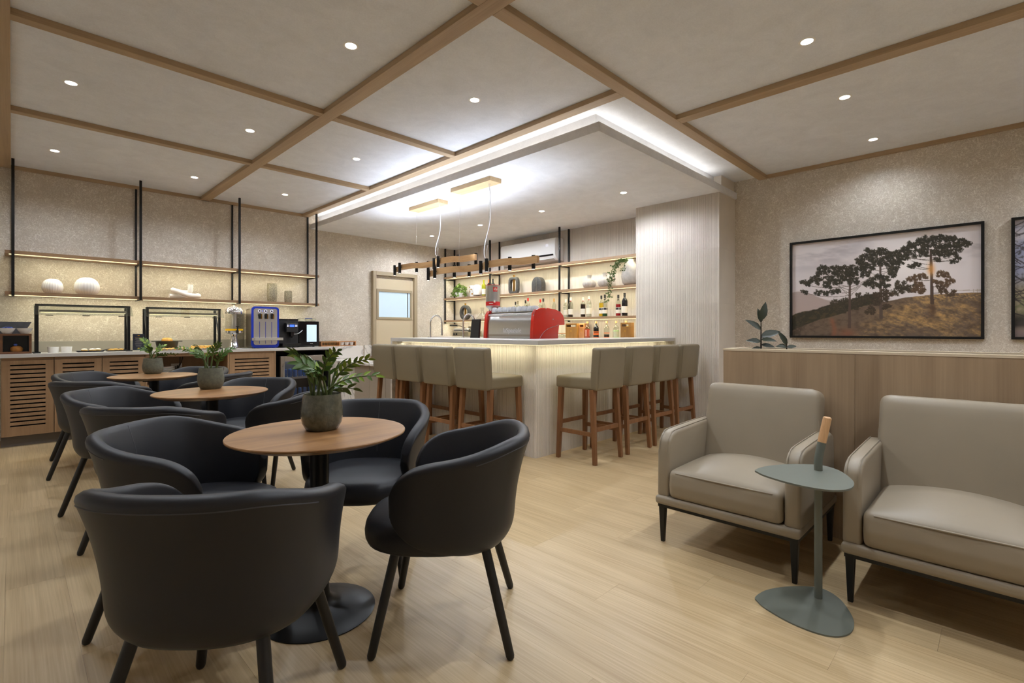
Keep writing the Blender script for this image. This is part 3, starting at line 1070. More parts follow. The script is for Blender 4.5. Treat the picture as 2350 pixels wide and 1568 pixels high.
for z in (0.20, 0.475):
    MB().box(0.05, 0.06, z, 0.56, 0.36, z + 0.012).box(0.05, 0.055, z - 0.004, 0.56, 0.065, z + 0.026).build('rack', 'steel', fr)
MB().box(0.30, 0.35, 0.755, 0.32, 0.37, 0.765).build('lamp', 'screen_blue', fr)
strip_light('fridge_light', (0.305, 0.2, 0.765), 0.4, 0.02, 4.0, parent=fr, col=(0.8, 0.9, 1.0))
can = MB().lathe([(0, 0), (0.022, 0), (0.026, 0.006), (0.026, 0.112), (0.022, 0.122), (0.021, 0.124), (0, 0.122)], 16).mesh('can', 'can_blue', smooth=50)
cw = ('first', 'second', 'third', 'fourth', 'fifth', 'sixth', 'seventh')
for r_, z in (('upper', 0.488), ('lower', 0.213)):
    for i in range(7):
        o = put('drink_can', can, None, loc=(2.62 + 0.095 + i * 0.070, 7.20, 0.02 + z), rot=(0, 0, i * 1.3))
        tag(o, 'blue drink can, %s from the handle on the %s fridge rack' % (cw[i], r_), 'can', 'blue cans in the drinks fridge')


# ================================================================== TUB CHAIRS
def sgnpow(v, p):
    return math.copysign(abs(v) ** p, v)


def smooth01(t):
    t = max(0.0, min(1.0, t))
    return t * t * (3 - 2 * t)


PHI = 122.0
ZLO = 0.365


def shell_z(a):
    """lower and upper edge of the wrap-around back at angle a (degrees from the back centre)"""
    a = abs(a)
    top = 0.778 - 0.062 * smooth01((a - 30) / 70)
    if a > 76:
        u = min(1.0, (a - 76) / (PHI - 76))
        top = 0.55 + (top - 0.55) * max(0, 1 - u ** 2.4) ** 0.5
    low = ZLO
    if a > 66:
        u = min(1.0, (a - 66) / (PHI - 66))
        low = 0.55 - (0.55 - low) * max(0, 1 - u ** 2.2) ** 0.5
    return low, top


def shell_pt(a, z):
    s = (z - ZLO) / 0.41
    s = max(0, s)
    ax = 0.238 + 0.070 * s ** 2.2
    by = 0.258 + 0.062 * s ** 2.2
    # tuck the lower edge under the seat
    k = max(0.0, 1 - (z - ZLO) / 0.075)
    ax -= 0.045 * k * k
    by -= 0.045 * k * k
    e = 2 / 2.5
    ca, sa = math.cos(R(a)), math.sin(R(a))
    return Vector((-ax * sgnpow(ca, e) if ca > 0 else 0.30 * sgnpow(-ca, e), by * sgnpow(sa, e), z))


def chair_shell():
    na, ns = 64, 14
    mb = MB()
    vs_, fs_ = [], []
    for i in range(na + 1):
        a = -PHI + 2 * PHI * i / na
        lo, hi = shell_z(a)
        if hi - lo < 0.03:
            mid = (hi + lo) / 2
            lo, hi = mid - 0.015, mid + 0.015
        for j in range(ns + 1):
            vs_.append(shell_pt(a, lo + (hi - lo) * j / ns))
    for i in range(na):
        for j in range(ns):
            p = i * (ns + 1) + j
            fs_.append((p, p + ns + 1, p + ns + 2, p + 1))
    me = mb.add(vs_, fs_).mesh('backrest', 'black_leather', fix=False)
    me = bake(me, [('SOLIDIFY', dict(thickness=0.05, offset=0.0)), ('SUBSURF', dict(levels=1))])
    me.shade_smooth()
    return me


def shell_line(z_off, a0, a1, n, out=0.026, r=0.0022):
    pts = []
    for i in range(n + 1):
        a = a0 + (a1 - a0) * i / n
        lo, hi = shell_z(a)
        z = hi - z_off
        p = shell_pt(a, z)
        q = Vector((p.x, p.y, 0)).normalized()
        pts.append(p + q * out)
    return MB().tube(pts, r, 6)


def seat_pad(prof, cx, ax, by, n=40, ex=2.6):
    mb = MB()
    rows = []
    for sc, z in prof:
        row = []
        for j in range(n):
            a = 2 * PI * j / n
            row.append((cx + ax * sc * sgnpow(math.cos(a), 2 / ex), by * sc * sgnpow(math.sin(a), 2 / ex), z))
        rows.append(row)
    vs_ = [p for r_ in rows for p in r_]
    fs_ = []
    for i in range(len(rows) - 1):
        for j in range(n):
            fs_.append((i * n + j, i * n + (j + 1) % n, (i + 1) * n + (j + 1) % n, (i + 1) * n + j))
    fs_ += [tuple(reversed(range(n))), tuple(range((len(rows) - 1) * n, len(rows) * n))]
    return mb.add(vs_, fs_)


def make_chair(label, loc, rz):
    t = thing('tub_chair', label, 'chair', loc, rz, 'black tub chairs around the round tables')
    b = put('backrest', chair_shell(), t)
    shell_line(0.035, -70, 70, 60).build('stitching', 'black_stitch', b, smooth=60)
    pts = [shell_pt(0, z) + Vector((0.0255, 0, 0)) for z in [0.49 + 0.28 * i / 10 for i in range(11)]]
    MB().tube(pts, 0.002, 6).build('seam', 'black_stitch', b, smooth=60)
    s = seat_pad([(0.72, 0.358), (0.9, 0.360), (0.965, 0.370), (0.995, 0.39), (1.0, 0.41), (0.985, 0.435), (0.95, 0.452), (0.86, 0.464), (0.5, 0.473), (0.15, 0.475)], 0.05, 0.272, 0.262).build('seat', 'black_leather', t, smooth=80)
    for sx in (-1, 1):
        for sy in (-1, 1):
            a, c = Vector((sx * 0.165 + 0.01, sy * 0.17, 0.365)), Vector((sx * 0.25, sy * 0.247, 0.0))
            d = (c - a)
            MB().tube([a, a + d * 0.5, a + d * 0.965, a + d * 0.99, c], [0.0175, 0.017, 0.0155, 0.0125, 0.008], 14).build('leg', 'black_wood', t, smooth=50)
    return t


TB = [(0.906, 2.03), (0.982, 3.91), (0.951, 5.72)]
CH = [  # x, y, facing (deg), label
    (0.46, 1.63, 45, 'black tub chair at the front, its back turned to the viewer'),
    (0.545, 2.43, -45, 'black tub chair left of the front table, its seat facing the table'),
    (1.249, 1.595, 135, 'black tub chair standing alone right of the front table, seen from the side'),
    (1.30, 2.36, 225, 'black tub chair behind the front table, nearest the bar stools'),
    (0.60, 3.42, 45, 'black tub chair with its back to the viewer at the middle table'),
    (0.565, 4.21, -45, 'black tub chair on the left of the middle table, seat showing'),
    (1.375, 3.53, 135, 'black tub chair right of the middle table, partly behind the front pot'),
    (1.325, 4.24, 225, 'black tub chair behind the middle table, in front of the fridge'),
    (0.55, 5.30, 45, 'black tub chair with its back to the viewer at the far table'),
    (0.60, 6.08, -45, 'black tub chair left of the far table, against the vented cabinets'),
    (1.335, 5.33, 135, 'black tub chair right of the far table, only its rim showing'),
    (1.33, 6.08, 225, 'black tub chair behind the far table, in front of the open niche')]
c0 = make_chair(CH[0][3], (CH[0][0], CH[0][1], 0), R(CH[0][2]))
for x, y, a, lb in CH[1:]:
    dup(c0, (x, y, 0), R(a), lb)
ct = MB().box(0.172, -0.165, 0.30, 0.192, -0.162, 0.363).build('care_tag', 'signal_red', c0)


# ------------------------------------------------------------------ round tables
def make_table(label, loc):
    t = thing('round_table', label, 'table', loc, 0, 'round pedestal tables')
    MB().lathe([(0, 0.722), (0.30, 0.722), (0.338, 0.737), (0.349, 0.742), (0.35, 0.747), (0.348, 0.75), (0, 0.75)], 72).build('tabletop', 'table_walnut', t, smooth=25)
    MB().bar((-0.2, 0, 0.714), (0.2, 0, 0.714), 0.05, 0.016).bar((0, -0.2, 0.713), (0, 0.2, 0.713), 0.05, 0.0156).build('support', 'black_metal', t)
    MB().lathe([(0.038, 0.03), (0.038, 0.706)], 28).build('column', 'black_metal', t, smooth=40)
    pr = [(0.0, 0.0), (0.222, 0.0), (0.224, 0.004), (0.215, 0.008), (0.16, 0.022), (0.09, 0.036), (0.055, 0.052), (0.042, 0.075), (0.039, 0.11), (0, 0.11)]
    MB().lathe(pr, 56).build('base', 'black_metal', t, smooth=40)
    return t


t0 = make_table('round walnut pedestal table at the front with the largest potted plant', (TB[0][0], TB[0][1], 0))
dup(t0, (TB[1][0], TB[1][1], 0), 0.4, 'round walnut pedestal table in the middle of the row')
dup(t0, (TB[2][0], TB[2][1], 0), 1.1, 'round walnut pedestal table at the far end of the row, by the buffet')


# ------------------------------------------------------------------ potted plants on the tables
def leaf_mesh(name, mat, w=0.19, bend=0.16):
    """unit-length pointed blade along +X, folded at the midrib"""
    mb = MB()
    xs = [0, 0.12, 0.32, 0.55, 0.78, 1.0]
    ws = [0.02, 0.6, 1.0, 0.92, 0.55, 0.0]
    vs_, fs_ = [], []
    for x, k in zip(xs, ws):
        z = -bend * x * x
        vs_ += [(x, -w * k, z + 0.35 * w * k), (x, 0, z), (x, w * k, z + 0.35 * w * k)]
    for i in range(5):
        p = i * 3
        fs_ += [(p, p + 3, p + 4, p + 1), (p + 1, p + 4, p + 5, p + 2)]
    return mb.add(vs_, fs_).mesh(name, mat, smooth=60, fix=False)


LEAF = {k: leaf_mesh('leaf', k) for k in ('leaf_green', 'leaf_young', 'leaf_dark')}


def leaf_at(parent, p, d, n, size, mat):
    """leaf at p pointing along d with upper side n"""
    d = d.normalized()
    y = n.cross(d).normalized()
    z = d.cross(y)
    m_ = Matrix((d, y, z)).transposed().to_4x4()
    o = put('leaf', LEAF[mat], parent)
    o.matrix_local = Matrix.Translation(p) @ m_ @ Matrix.Scale(size, 4)
    return o


def zz_plant(loc, pot_mat, stems, label, seed, s=1.0):
    rn = random.Random(seed)
    t = thing('potted_plant', label, 'potted plant', loc, 0, 'potted plants on the round tables')
    pr = [(0, 0), (0.058, 0), (0.066, 0.004), (0.080, 0.03), (0.0855, 0.06), (0.085, 0.085), (0.078, 0.13), (0.0755, 0.15), (0.0745, 0.153), (0.0725, 0.152), (0.071, 0.145), (0.071, 0.125), (0, 0.125)]
    MB().lathe([(r_ * s, z * s) for r_, z in pr], 48).build('pot', pot_mat, t, smooth=50)
    MB().lathe([(0, 0.134 * s), (0.04 * s, 0.133 * s), (0.0715 * s, 0.128 * s)], 24).build('soil', 'soil', t, smooth=80)
    for az, reach, h, nl, ls, yg in stems:
        az = R(az)
        u = Vector((math.cos(az), math.sin(az), 0))
        b0 = Vector((rn.uniform(-.03, .03), rn.uniform(-.03, .03), 0.125 * s)) + u * 0.015
        tip = b0 + u * reach + Vector((0, 0, h))
        ctl = b0 + u * reach * 0.22 + Vector((0, 0, h * 0.75 + 0.03))
        pts = bezier(b0, ctl, tip, 12)
        st = MB().tube(pts, [0.0055 * (1 - 0.75 * i / 12) + 0.0007 for i in range(13)], 7).build('stem', 'stem_green', t, smooth=60)
        side0 = u.cross(Vector((0, 0, 1)))
        roll = rn.uniform(0.5, 1.1) * rn.choice((-1, 1))
        for k in range(nl):
            f = 0.36 + 0.64 * k / max(1, nl - 1)
            i = min(11, int(f * 12))
            p = pts[i].lerp(pts[i + 1], f * 12 - i) if f < 1 else pts[12]
            tg = (pts[min(12, i + 1)] - pts[i]).normalized()
            sg = -1 if k % 2 else 1
            side = (Matrix.Rotation(roll + rn.uniform(-.25, .25), 3, tg) @ side0).normalized()
            sd = side * sg
            d = tg * rn.uniform(0.7, 1.0) + sd * (0.8 if k < nl - 1 else 0.1)
            nrm = side.cross(tg).normalized()
            if nrm.z < 0:
                nrm = -nrm
            leaf_at(st, p, d, nrm, ls * rn.uniform(0.8, 1.1) * (1 - 0.25 * f), 'leaf_young' if yg and rn.random() < yg else 'leaf_green')
    return t


zz_plant((0.936, 2.072, 0.75), 'pot_glaze', [
    (-48, 0.235, 0.105, 13, 0.053, 0.5), (-38, 0.17, 0.17, 14, 0.051, 0.8), (-70, 0.11, 0.21, 13, 0.055, 0.25), (130, 0.085, 0.20, 13, 0.069, 0.05),
    (165, 0.10, 0.16, 12, 0.069, 0.05), (100, 0.06, 0.17, 11, 0.063, 0.1), (-150, 0.08, 0.13, 10, 0.063, 0.0), (20, 0.07, 0.15, 10, 0.064, 0.0),
    (-110, 0.09, 0.11, 9, 0.069, 0.0), (60, 0.05, 0.19, 10, 0.055, 0.15), (-20, 0.12, 0.04, 6, 0.069, 0.0)],
    'zamioculcas in a glazed grey-green pot on the front round table', 3)
zz_plant((1.024, 4.109, 0.75), 'pot_matt', [
    (140, 0.21, 0.17, 16, 0.051, 0.3), (120, 0.09, 0.18, 12, 0.055, 0.1), (-60, 0.07, 0.20, 12, 0.057, 0.1), (-30, 0.10, 0.16, 11, 0.057, 0.1),
    (60, 0.05, 0.17, 11, 0.055, 0.2), (-120, 0.07, 0.13, 10, 0.057, 0.0), (180, 0.07, 0.15, 10, 0.055, 0.1), (-80, 0.10, 0.11, 9, 0.055, 0.0)],
    'zamioculcas with one long left-leaning stem on the middle round table', 5)
zz_plant((0.978, 5.939, 0.75), 'pot_matt', [
    (-40, 0.23, 0.07, 15, 0.057, 0.2), (-65, 0.17, 0.12, 14, 0.055, 0.2), (150, 0.06, 0.21, 12, 0.060, 0.4), (110, 0.07, 0.19, 11, 0.055, 0.4),
    (20, 0.08, 0.15, 10, 0.055, 0.2), (-100, 0.06, 0.14, 10, 0.055, 0.1), (-170, 0.09, 0.12, 9, 0.055, 0.2)],
    'zamioculcas with stems drooping right on the far round table', 8)


# ================================================================== BAR STOOLS
def make_stool(label, loc, rz):
    """faces +X (local); origin on the floor at the centre of the four feet"""
    t = thing('bar_stool', label, 'bar stool', loc, rz, 'grey leather bar stools at the bar')
    MB().rbox((0.005, 0, 0.705), (0.44, 0.42, 0.11), 0.022, cuts=5, puff=0.014).build('seat', 'stool_leather', t, smooth=70)
    bk = MB().rbox((0, 0, 0), (0.085, 0.425, 0.375), 0.022, cuts=5, puffx=0.006)
    bk.xform(Matrix.Translation((-0.215, 0, 0.836)) @ Matrix.Rotation(R(-5), 4, 'Y'))
    # flare the top corners a little
    bk.v = [(x, y * (1 + 0.04 * (z - 0.65) / 0.37), z) for x, y, z in bk.v]
    b = bk.build('backrest', 'stool_leather', t, smooth=70)
    pts = [(-0.262 - 0.0265 * (z - 0.836) / 0.15 * 0.5, 0.202, z) for z in (0.67, 0.75, 0.85, 0.95, 1.0)]
    for sg_ in (1, -1):
        MB().tube([(x, y * sg_, z) for x, y, z in pts], 0.002, 6).build('seam', 'stool_leather', b)
    for sx, sy in ((1, 1), (1, -1), (-1, 1), (-1, -1)):
        top = (0.175 * sx, 0.185 * sy, 0.655)
        bot = (0.195 * sx if sx > 0 else -0.215, 0.205 * sy, 0.0)
        MB().bar(top, bot, 0.045, 0.045, 0.034, 0.034, up=(1, 0, 0)).build('leg', 'stool_wood', t, bevel=0.004)
    for sy in (-1, 1):
        MB().bar((0.187, 0.197 * sy, 0.26), (-0.198, 0.197 * sy, 0.26), 0.022, 0.036).build('stretcher', 'stool_wood', t, bevel=0.002)
    MB().bar((0.187, -0.195, 0.33), (0.187, 0.195, 0.33), 0.022, 0.036).build('stretcher', 'stool_wood', t, bevel=0.002)
    MB().bar((-0.197, -0.195, 0.30), (-0.197, 0.195, 0.30), 0.022, 0.036).build('stretcher', 'stool_wood', t, bevel=0.002)
    return t


s0 = make_stool('grey bar stool on the right bar side, nearest the bar corner, seat showing', (3.775, 2.735, 0), PI / 2)
for x, lb in ((4.305, 'second grey bar stool from the bar corner on the right bar side'), (4.82, 'third grey bar stool from the bar corner on the right bar side'),
              (5.325, 'grey bar stool nearest the ribbed column')):
    dup(s0, (x, 2.735, 0), PI / 2, lb)
for y, lb in ((3.385, 'grey bar stool on the left bar side, nearest the bar corner, seat showing'), (3.905, 'second grey bar stool from the bar corner on the left bar side'),
              (4.395, 'third grey bar stool from the bar corner on the left bar side'), (4.855, 'grey bar stool at the left end of the bar, by the marble counter')):
    dup(s0, (3.135, y, 0), 0.0, lb)


# ================================================================== ARMCHAIRS (front faces -X)
def make_armchair(label, loc, width):
    t = thing('armchair', label, 'armchair', loc, 0, 'grey leather armchairs')
    w = width / 2
    for sx, sy in ((0.04, 1), (0.04, -1), (0.70, 1), (0.70, -1)):
        MB().bar((sx, sy * (w - 0.03), 0.212), (sx, sy * (w - 0.03), 0.0), 0.036, 0.036, 0.02, 0.02, up=(1, 0, 0)).build('leg', 'black_metal', t, bevel=0.003)
    MB().box(0.02, -w + 0.01, 0.196, 0.06, w - 0.01, 0.214).box(0.68, -w + 0.01, 0.196, 0.72, w - 0.01, 0.214).box(0.06, -w + 0.01, 0.196, 0.68, -w + 0.04, 0.214).box(0.06, w - 0.04, 0.196, 0.68, w - 0.01, 0.214).build('base_frame', 'black_metal', t)
    MB().rbox((0.365, 0, 0.237), (0.73, width, 0.046), 0.016, cuts=6).build('rail', 'grey_leather', t, smooth=70)
    st = MB().rbox((0.31, 0, 0.335), (0.60, width - 0.155, 0.155), 0.028, cuts=10, puff=0.062)
    st.v = [(x - 0.012 * max(0, 1 - abs(z - 0.33) / 0.09) * (1 if x < 0.1 else 0), y, z) for x, y, z in st.v]
    s_ = st.build('seat_cushion', 'grey_leather', t, smooth=75)
    yy = w - 0.088
    zz = 0.398
    MB().tube([(0.42, -yy, zz + 0.004), (0.05, -yy, zz), (0.012, -yy + 0.03, zz), (0.006, 0, zz + 0.002), (0.012, yy - 0.03, zz), (0.05, yy, zz), (0.42, yy, zz + 0.004)], 0.004, 8).build('piping', 'grey_leather', s_, smooth=60)
    # arms: thick padded slabs, front upright, top falling slightly to the back
    for sy in (-1, 1):
        o = []
        pf = [(0.02, 0.25), (0.025, 0.50), (0.04, 0.565), (0.075, 0.598), (0.13, 0.612), (0.45, 0.622), (0.60, 0.625), (0.66, 0.60), (0.69, 0.25)]
        mb = MB().prism(pf, sy * (w - 0.002), sy * (w - 0.072), 'XZ')
        a_ = mb.build('arm', 'grey_leather', t, bevel=0.018, seg=4, smooth=50)
        for e_ in (w - 0.014, w - 0.06):
            MB().tube([(x - 0.001, sy * e_, z + 0.001) for x, z in spline2(pf[1:7])], 0.0028, 6).build('piping', 'grey_leather', a_, smooth=60)
    bk = MB().rbox((0, 0, 0), (0.17, width - 0.10, 0.56), 0.045, cuts=10, puffx=0.014)
    bk.xform(Matrix.Translation((0.60, 0, 0.565)) @ Matrix.Rotation(R(11), 4, 'Y'))
    bk.v = [(x, y * (1 - 0.03 * (z - 0.6)), z) for x, y, z in bk.v]
    b = bk.build('backrest', 'grey_leather', t, smooth=75)
    rot = Matrix.Translation((0.60, 0, 0.565)) @ Matrix.Rotation(R(11), 4, 'Y')
    hw_ = (width - 0.10) / 2
    pts = [rot @ Vector(p) for p in ((-0.05, hw_ - 0.002, -0.2), (-0.055, hw_ - 0.004, 0.1), (-0.05, hw_ - 0.03, 0.255), (-0.045, 0, 0.279), (-0.05, -hw_ + 0.03, 0.255), (-0.055, -hw_ + 0.004, 0.1), (-0.05, -hw_ + 0.002, -0.2))]
    MB().tube(pts, 0.003, 6).build('piping', 'grey_leather', b, smooth=60)
    return t


def spline2(pts):
    return [(p.x, p.y) for p in spline([(a, b, 0) for a, b in pts], 5)]


make_armchair('grey leather armchair between the bar stools and the green side table', (2.515, 1.015, 0), 0.72)
make_armchair('grey leather armchair at the right edge, cut off by the picture', (2.515, 0.138, 0), 0.72)

# ------------------------------------------------------------------ green side table
sd = thing('side_table', 'small green metal side table with a wooden-tipped handle between the armchairs', 'side table', (2.478, 0.572, 0))


def egg(pts, n=10):
    P = [Vector((a, b, 0)) for a, b in pts]
    P = P[-2:] + P + P[:2]
    out = []
    for i in range(2, len(P) - 2):
        for k in range(n):
            t = k / n
            p = 0.5 * ((2 * P[i]) + (P[i + 1] - P[i - 1]) * t + (2 * P[i - 1] - 5 * P[i] + 4 * P[i + 1] - P[i + 2]) * t * t + (3 * P[i] - P[i - 1] - 3 * P[i + 1] + P[i + 2]) * t ** 3)
            out.append((p.x, p.y))
    return out


# outline of a soft triangle, local to the post
tri = egg([(-0.185, 0.198), (-0.095, 0.184), (-0.004, 0.135), (0.07, 0.065), (0.10, 0.003), (0.055, -0.068), (-0.047, -0.128), (-0.13, -0.154), (-0.21, -0.152), (-0.268, -0.118), (-0.293, -0.055), (-0.287, 0.037), (-0.25, 0.135), (-0.215, 0.18)], 6)
MB().prism(tri, 0.0, 0.006).build('base', 'green_metal', sd, smooth=30)
MB().prism(tri, 0.556, 0.563).build('top', 'green_metal', sd, smooth=30)
MB().tube([(0, 0, 0.006), (0, 0, 0.556)], 0.0155, 20).build('post', 'green_metal', sd, smooth=40)
hp = [(0, 0, 0.563), (0, 0, 0.605), (0.004, -0.004, 0.64), (0.011, -0.011, 0.685)]
MB().tube(spline(hp, 5), 0.0165, 18).build('handle_base', 'green_metal', sd, smooth=40)
MB().tube([(0.011, -0.011, 0.684), (0.0165, -0.0165, 0.72), (0.028, -0.028, 0.79), (0.0285, -0.0285, 0.795)], [0.0172, 0.0174, 0.0168, 0.012], 18).build('handle_grip', 'handle_wood', sd, smooth=40)


# ================================================================== PICTURES
def vnoise(x, y, seed):
    rs = np.random.RandomState(seed)
    g = rs.rand(64, 64)
    xi, yi = np.floor(x).astype(int), np.floor(y).astype(int)
    fx, fy = x - xi, y - yi
    fx, fy = fx * fx * (3 - 2 * fx), fy * fy * (3 - 2 * fy)
    q = lambda a, b: g[a % 64, b % 64]
    return (q(xi, yi) * (1 - fx) + q(xi + 1, yi) * fx) * (1 - fy) + (q(xi, yi + 1) * (1 - fx) + q(xi + 1, yi + 1) * fx) * fy


def fbm(x, y, seed, o=4):
    s, a, t = 0, 0.5, 0
    for k in range(o):
        s = s + a * vnoise(x * 2 ** k, y * 2 ** k, seed + k)
        t += a
        a *= 0.55
    return s / t


def mixc(c, col, m):
    return c * (1 - m[..., None]) + np.array(col, float) * m[..., None]


def ss(a, b, x):
    t = np.clip((x - a) / (b - a), 0, 1)
    return t * t * (3 - 2 * t)


def print_mesh(name, w, h, nx, ny, fn):
    """flat print in the local YZ plane facing -X; left edge at +Y; colours come from fn(s, t)"""
    s, t = np.meshgrid(np.linspace(0, 1, nx), np.linspace(0, 1, ny))
    rgb = np.clip(fn(s, t) * 1.1, 0, 255) / 255
    lin = np.where(rgb < 0.04045, rgb / 12.92, ((rgb + 0.055) / 1.055) ** 2.4)
    v = np.stack([np.zeros_like(s), w / 2 - s * w, h - t * h], -1).reshape(-1, 3)
    i = np.arange(nx * ny).reshape(ny, nx)
    f = np.stack([i[:-1, :-1], i[1:, :-1], i[1:, 1:], i[:-1, 1:]], -1).reshape(-1, 4)
    me = bpy.data.meshes.new(name)
    me.from_pydata(v.tolist(), [], f.tolist())
    at = me.color_attributes.new('print', 'FLOAT_COLOR', 'POINT')
    at.data.foreach_set('color', np.concatenate([lin.reshape(-1, 3), np.ones((nx * ny, 1))], 1).astype(np.float32).ravel())
    me.materials.append(M['photo_print'])
    return me


m_, nt_, b_ = nodes_of('photo_print')
at_ = N(nt_, 'ShaderNodeVertexColor')
at_.layer_name = 'print'
nt_.links.new(at_.outputs['Color'], b_.inputs['Base Color'])
b_.inputs['Roughness'].default_value = 0.35
b_.inputs['Specular IOR Level'].default_value = 0.35


def paint_pines(s, t):
    """three umbrella pines on a golden hillside under a grey-lilac evening sky"""
    z0, z1 = 1 / 690, 1 / 860
    x = ((1 - s) * z0 * 598 + s * z1 * 2028) / ((1 - s) * z0 + s * z1)
    k = (x - 598) / 1430
    top, bot = 340 - 160 * k, 1030 + 10 * k
    y = top + t * (bot - top)
    c = np.zeros(s.shape + (3,))
    # sky
    c[:] = (206, 198, 198)
    n = fbm(x / 260, y / 70, 1, 5)
    c = mixc(c, (150, 142, 146), ss(0.42, 0.75, n) * ss(620, 330, y) * ss(1500, 700, x) * 0.9)
    c = mixc(c, (158, 150, 152), ss(0.45, 0.8, fbm(x / 200, y / 60, 9, 4)) * ss(560, 250, y) * ss(1500, 1900, x) * 0.8)
    g = np.exp(-(((x - 1480) / 330) ** 2 + ((y - 480) / 190) ** 2))
    c = mixc(c, (236, 230, 228), g * 0.9)
    # far mountain
    mt = 690 + 45 * ((x - 650) / 120) ** 2 * (x < 650) + ss(650, 900, x) * 70
    c = mixc(c, (168, 152, 146), ss(0, 10, y - mt) * (x < 1000))
    # wooded slope on the left
    tl = 868 - (x - 598) * 0.27 + 26 * (fbm(x / 40, y / 300, 12, 3) - 0.5)
    m = ss(0, 9, y - tl) * (x < 1260)
    c = mixc(c, (58, 54, 44), m)
    c = mixc(c, (84, 74, 52), m * ss(0.5, 0.7, fbm(x / 22, y / 16, 14, 3)) * 0.6)
    # hillside
    hl = np.interp(x, [598, 800, 950, 1100, 1300, 1450, 1600, 1800, 2028], [985, 905, 868, 810, 770, 738, 722, 706, 700])
    hl = hl + 6 * (fbm(x / 30, y / 80, 15, 3) - 0.5)
    m = ss(0, 6, y - hl)
    grass = np.zeros_like(c)
    grass[:] = (104, 88, 74)
    rid = fbm((x * 0.8 + y * 1.1) / 150, (y - x * 0.35) / 34, 20, 5)
    fin = fbm((x + y * 0.6) / 17, (y - x * 0.3) / 8, 22, 4)
    mott = fbm(x / 34, y / 19, 23, 4)
    sun = ss(-30, 170, (x - 1060) * 0.62 + (y - 1010) * 1.0 + 90) * ss(1010, 1150, x)
    lit = np.clip((rid - 0.30) * 1.9 + (fin - 0.5) * 1.3, 0, 1) * sun
    grass = mixc(grass, (186, 148, 94), lit * 0.92)
    grass = mixc(grass, (74, 62, 52), np.clip((mott - 0.45) * 2.6 + (fin - 0.5), 0, 1) * 0.7)
    grass = mixc(grass, (204, 164, 106), np.clip((fin - 0.35) * 2, 0, 1) * np.exp(-((y - hl - 26) / 30) ** 2) * ss(1330, 1700, x) * 0.8)
    grass = mixc(grass, (122, 106, 92), np.clip((fin - 0.4) * 2, 0, 1) * (1 - sun) * 0.5)
    sh = np.exp(-((x - 1660 - (y - 790) * -0.05) / 26) ** 2) * ss(780, 800, y) * ss(960, 820, y)
    grass = mixc(grass, (86, 66, 52), sh * 0.8)
    c = c * (1 - m[..., None]) + grass * m[..., None]
    dirt = np.exp(-(((x - 905 - 10 * np.sin(y / 30)) / 20) ** 2)) * ss(880, 920, y) + np.exp(-(((x - 1010) / 70) ** 2 + ((y - 1015) / 42) ** 2))
    c = mixc(c, (132, 86, 64), np.clip(dirt, 0, 1) * 0.75 * np.clip(0.5 + fin, 0, 1))
    c = mixc(c, (70, 60, 50), ss(0.5, 0.62, fbm(x / 26, y / 22, 30, 3)) * ss(720, 640, x) * ss(880, 940, y) * 0.8)

    def trunk(xb, yb, xt, yt, wd, col):
        nonlocal c
        f = np.clip((y - yt) / (yb - yt), 0, 1)
        xc = xt + (xb - xt) * f
        m = (np.abs(x - xc) < wd * (0.55 + 0.55 * f)) * (y > yt) * (y < yb)
        c = mixc(c, col, m * 0.95)

    def branch(x0, y0, x1, y1, sag, col=(78, 68, 58), wd=2.4):
        nonlocal c
        lo, hi = min(x0, x1), max(x0, x1)
        f = np.clip((x - x0) / (x1 - x0), 0, 1)
        yc = y0 + (y1 - y0) * f + sag * 4 * f * (1 - f)
        m = (np.abs(y - yc) < wd) * (x >= lo) * (x <= hi)
        c = mixc(c, col, m * 0.6)

    rn = random.Random(77)
    wob = fbm(x / 8, y / 8, 40, 3)
    spk = np.clip((fbm(x / 5, y / 5, 44, 3) - 0.42) * 2.4, 0, 0.75)

    def clump(cx_, cy_, rx, ry, col=(54, 51, 43), hl_=(104, 96, 76)):
        q = (np.abs(x - cx_) < rx * 1.7) & (np.abs(y - cy_) < ry * 1.7)
        if not q.any():
            return
        d = ((x[q] - cx_) / rx) ** 2 + ((y[q] - cy_) / ry) ** 2 + (wob[q] - 0.5) * 2.8
        m = ss(1.25, 0.55, d)
        up = np.clip((cy_ - y[q]) / ry * 0.5 + 0.35, 0, 1)
        c[q] = mixc(mixc(c[q], col, m * 0.93), hl_, m * spk[q] * up)

    def crown(pts, r, **kw):
        for px_, py_ in pts:
            for _ in range(11):
                clump(px_ + rn.uniform(-r, r) * 0.85, py_ + rn.uniform(-r, r) * 0.5, r * rn.uniform(0.36, 0.6), r * rn.uniform(0.28, 0.48), **kw)

    # undergrowth behind
    crown([(930, 790), (1010, 780), (1100, 780), (1130, 740), (1060, 800), (960, 830), (1400, 690), (1450, 680), (1500, 660), (1420, 650)], 44, col=(62, 56, 46))
    # pine one
    for bx, by, sg in ((690, 640, 22), (720, 712, 18), (830, 590, 16), (900, 690, 10), (1160, 560, 12), (1100, 650, 10), (870, 560, 20), (1060, 700, 8)):
        branch(1030, by + (10 if bx < 1030 else 30), bx, by, sg)
    for k_ in range(4):
        branch(1032, 660 + 24 * k_, 850 + 34 * k_, 600 + 16 * k_, 8)
        branch(1032, 660 + 20 * k_, 1190 - 24 * k_, 585 + 20 * k_, 8)
    trunk(1028, 975, 1032, 540, 11, (84, 70, 62))
    crown([(700, 635), (755, 615), (815, 560), (830, 520), (800, 600), (880, 600), (930, 560), (905, 530), (960, 520), (990, 560), (1040, 520), (1060, 560), (1110, 530), (1150, 560), (985, 600), (1060, 610), (935, 620), (868, 640)], 40)
    crown([(686, 700), (790, 705), (850, 710), (905, 700), (935, 690)], 28)
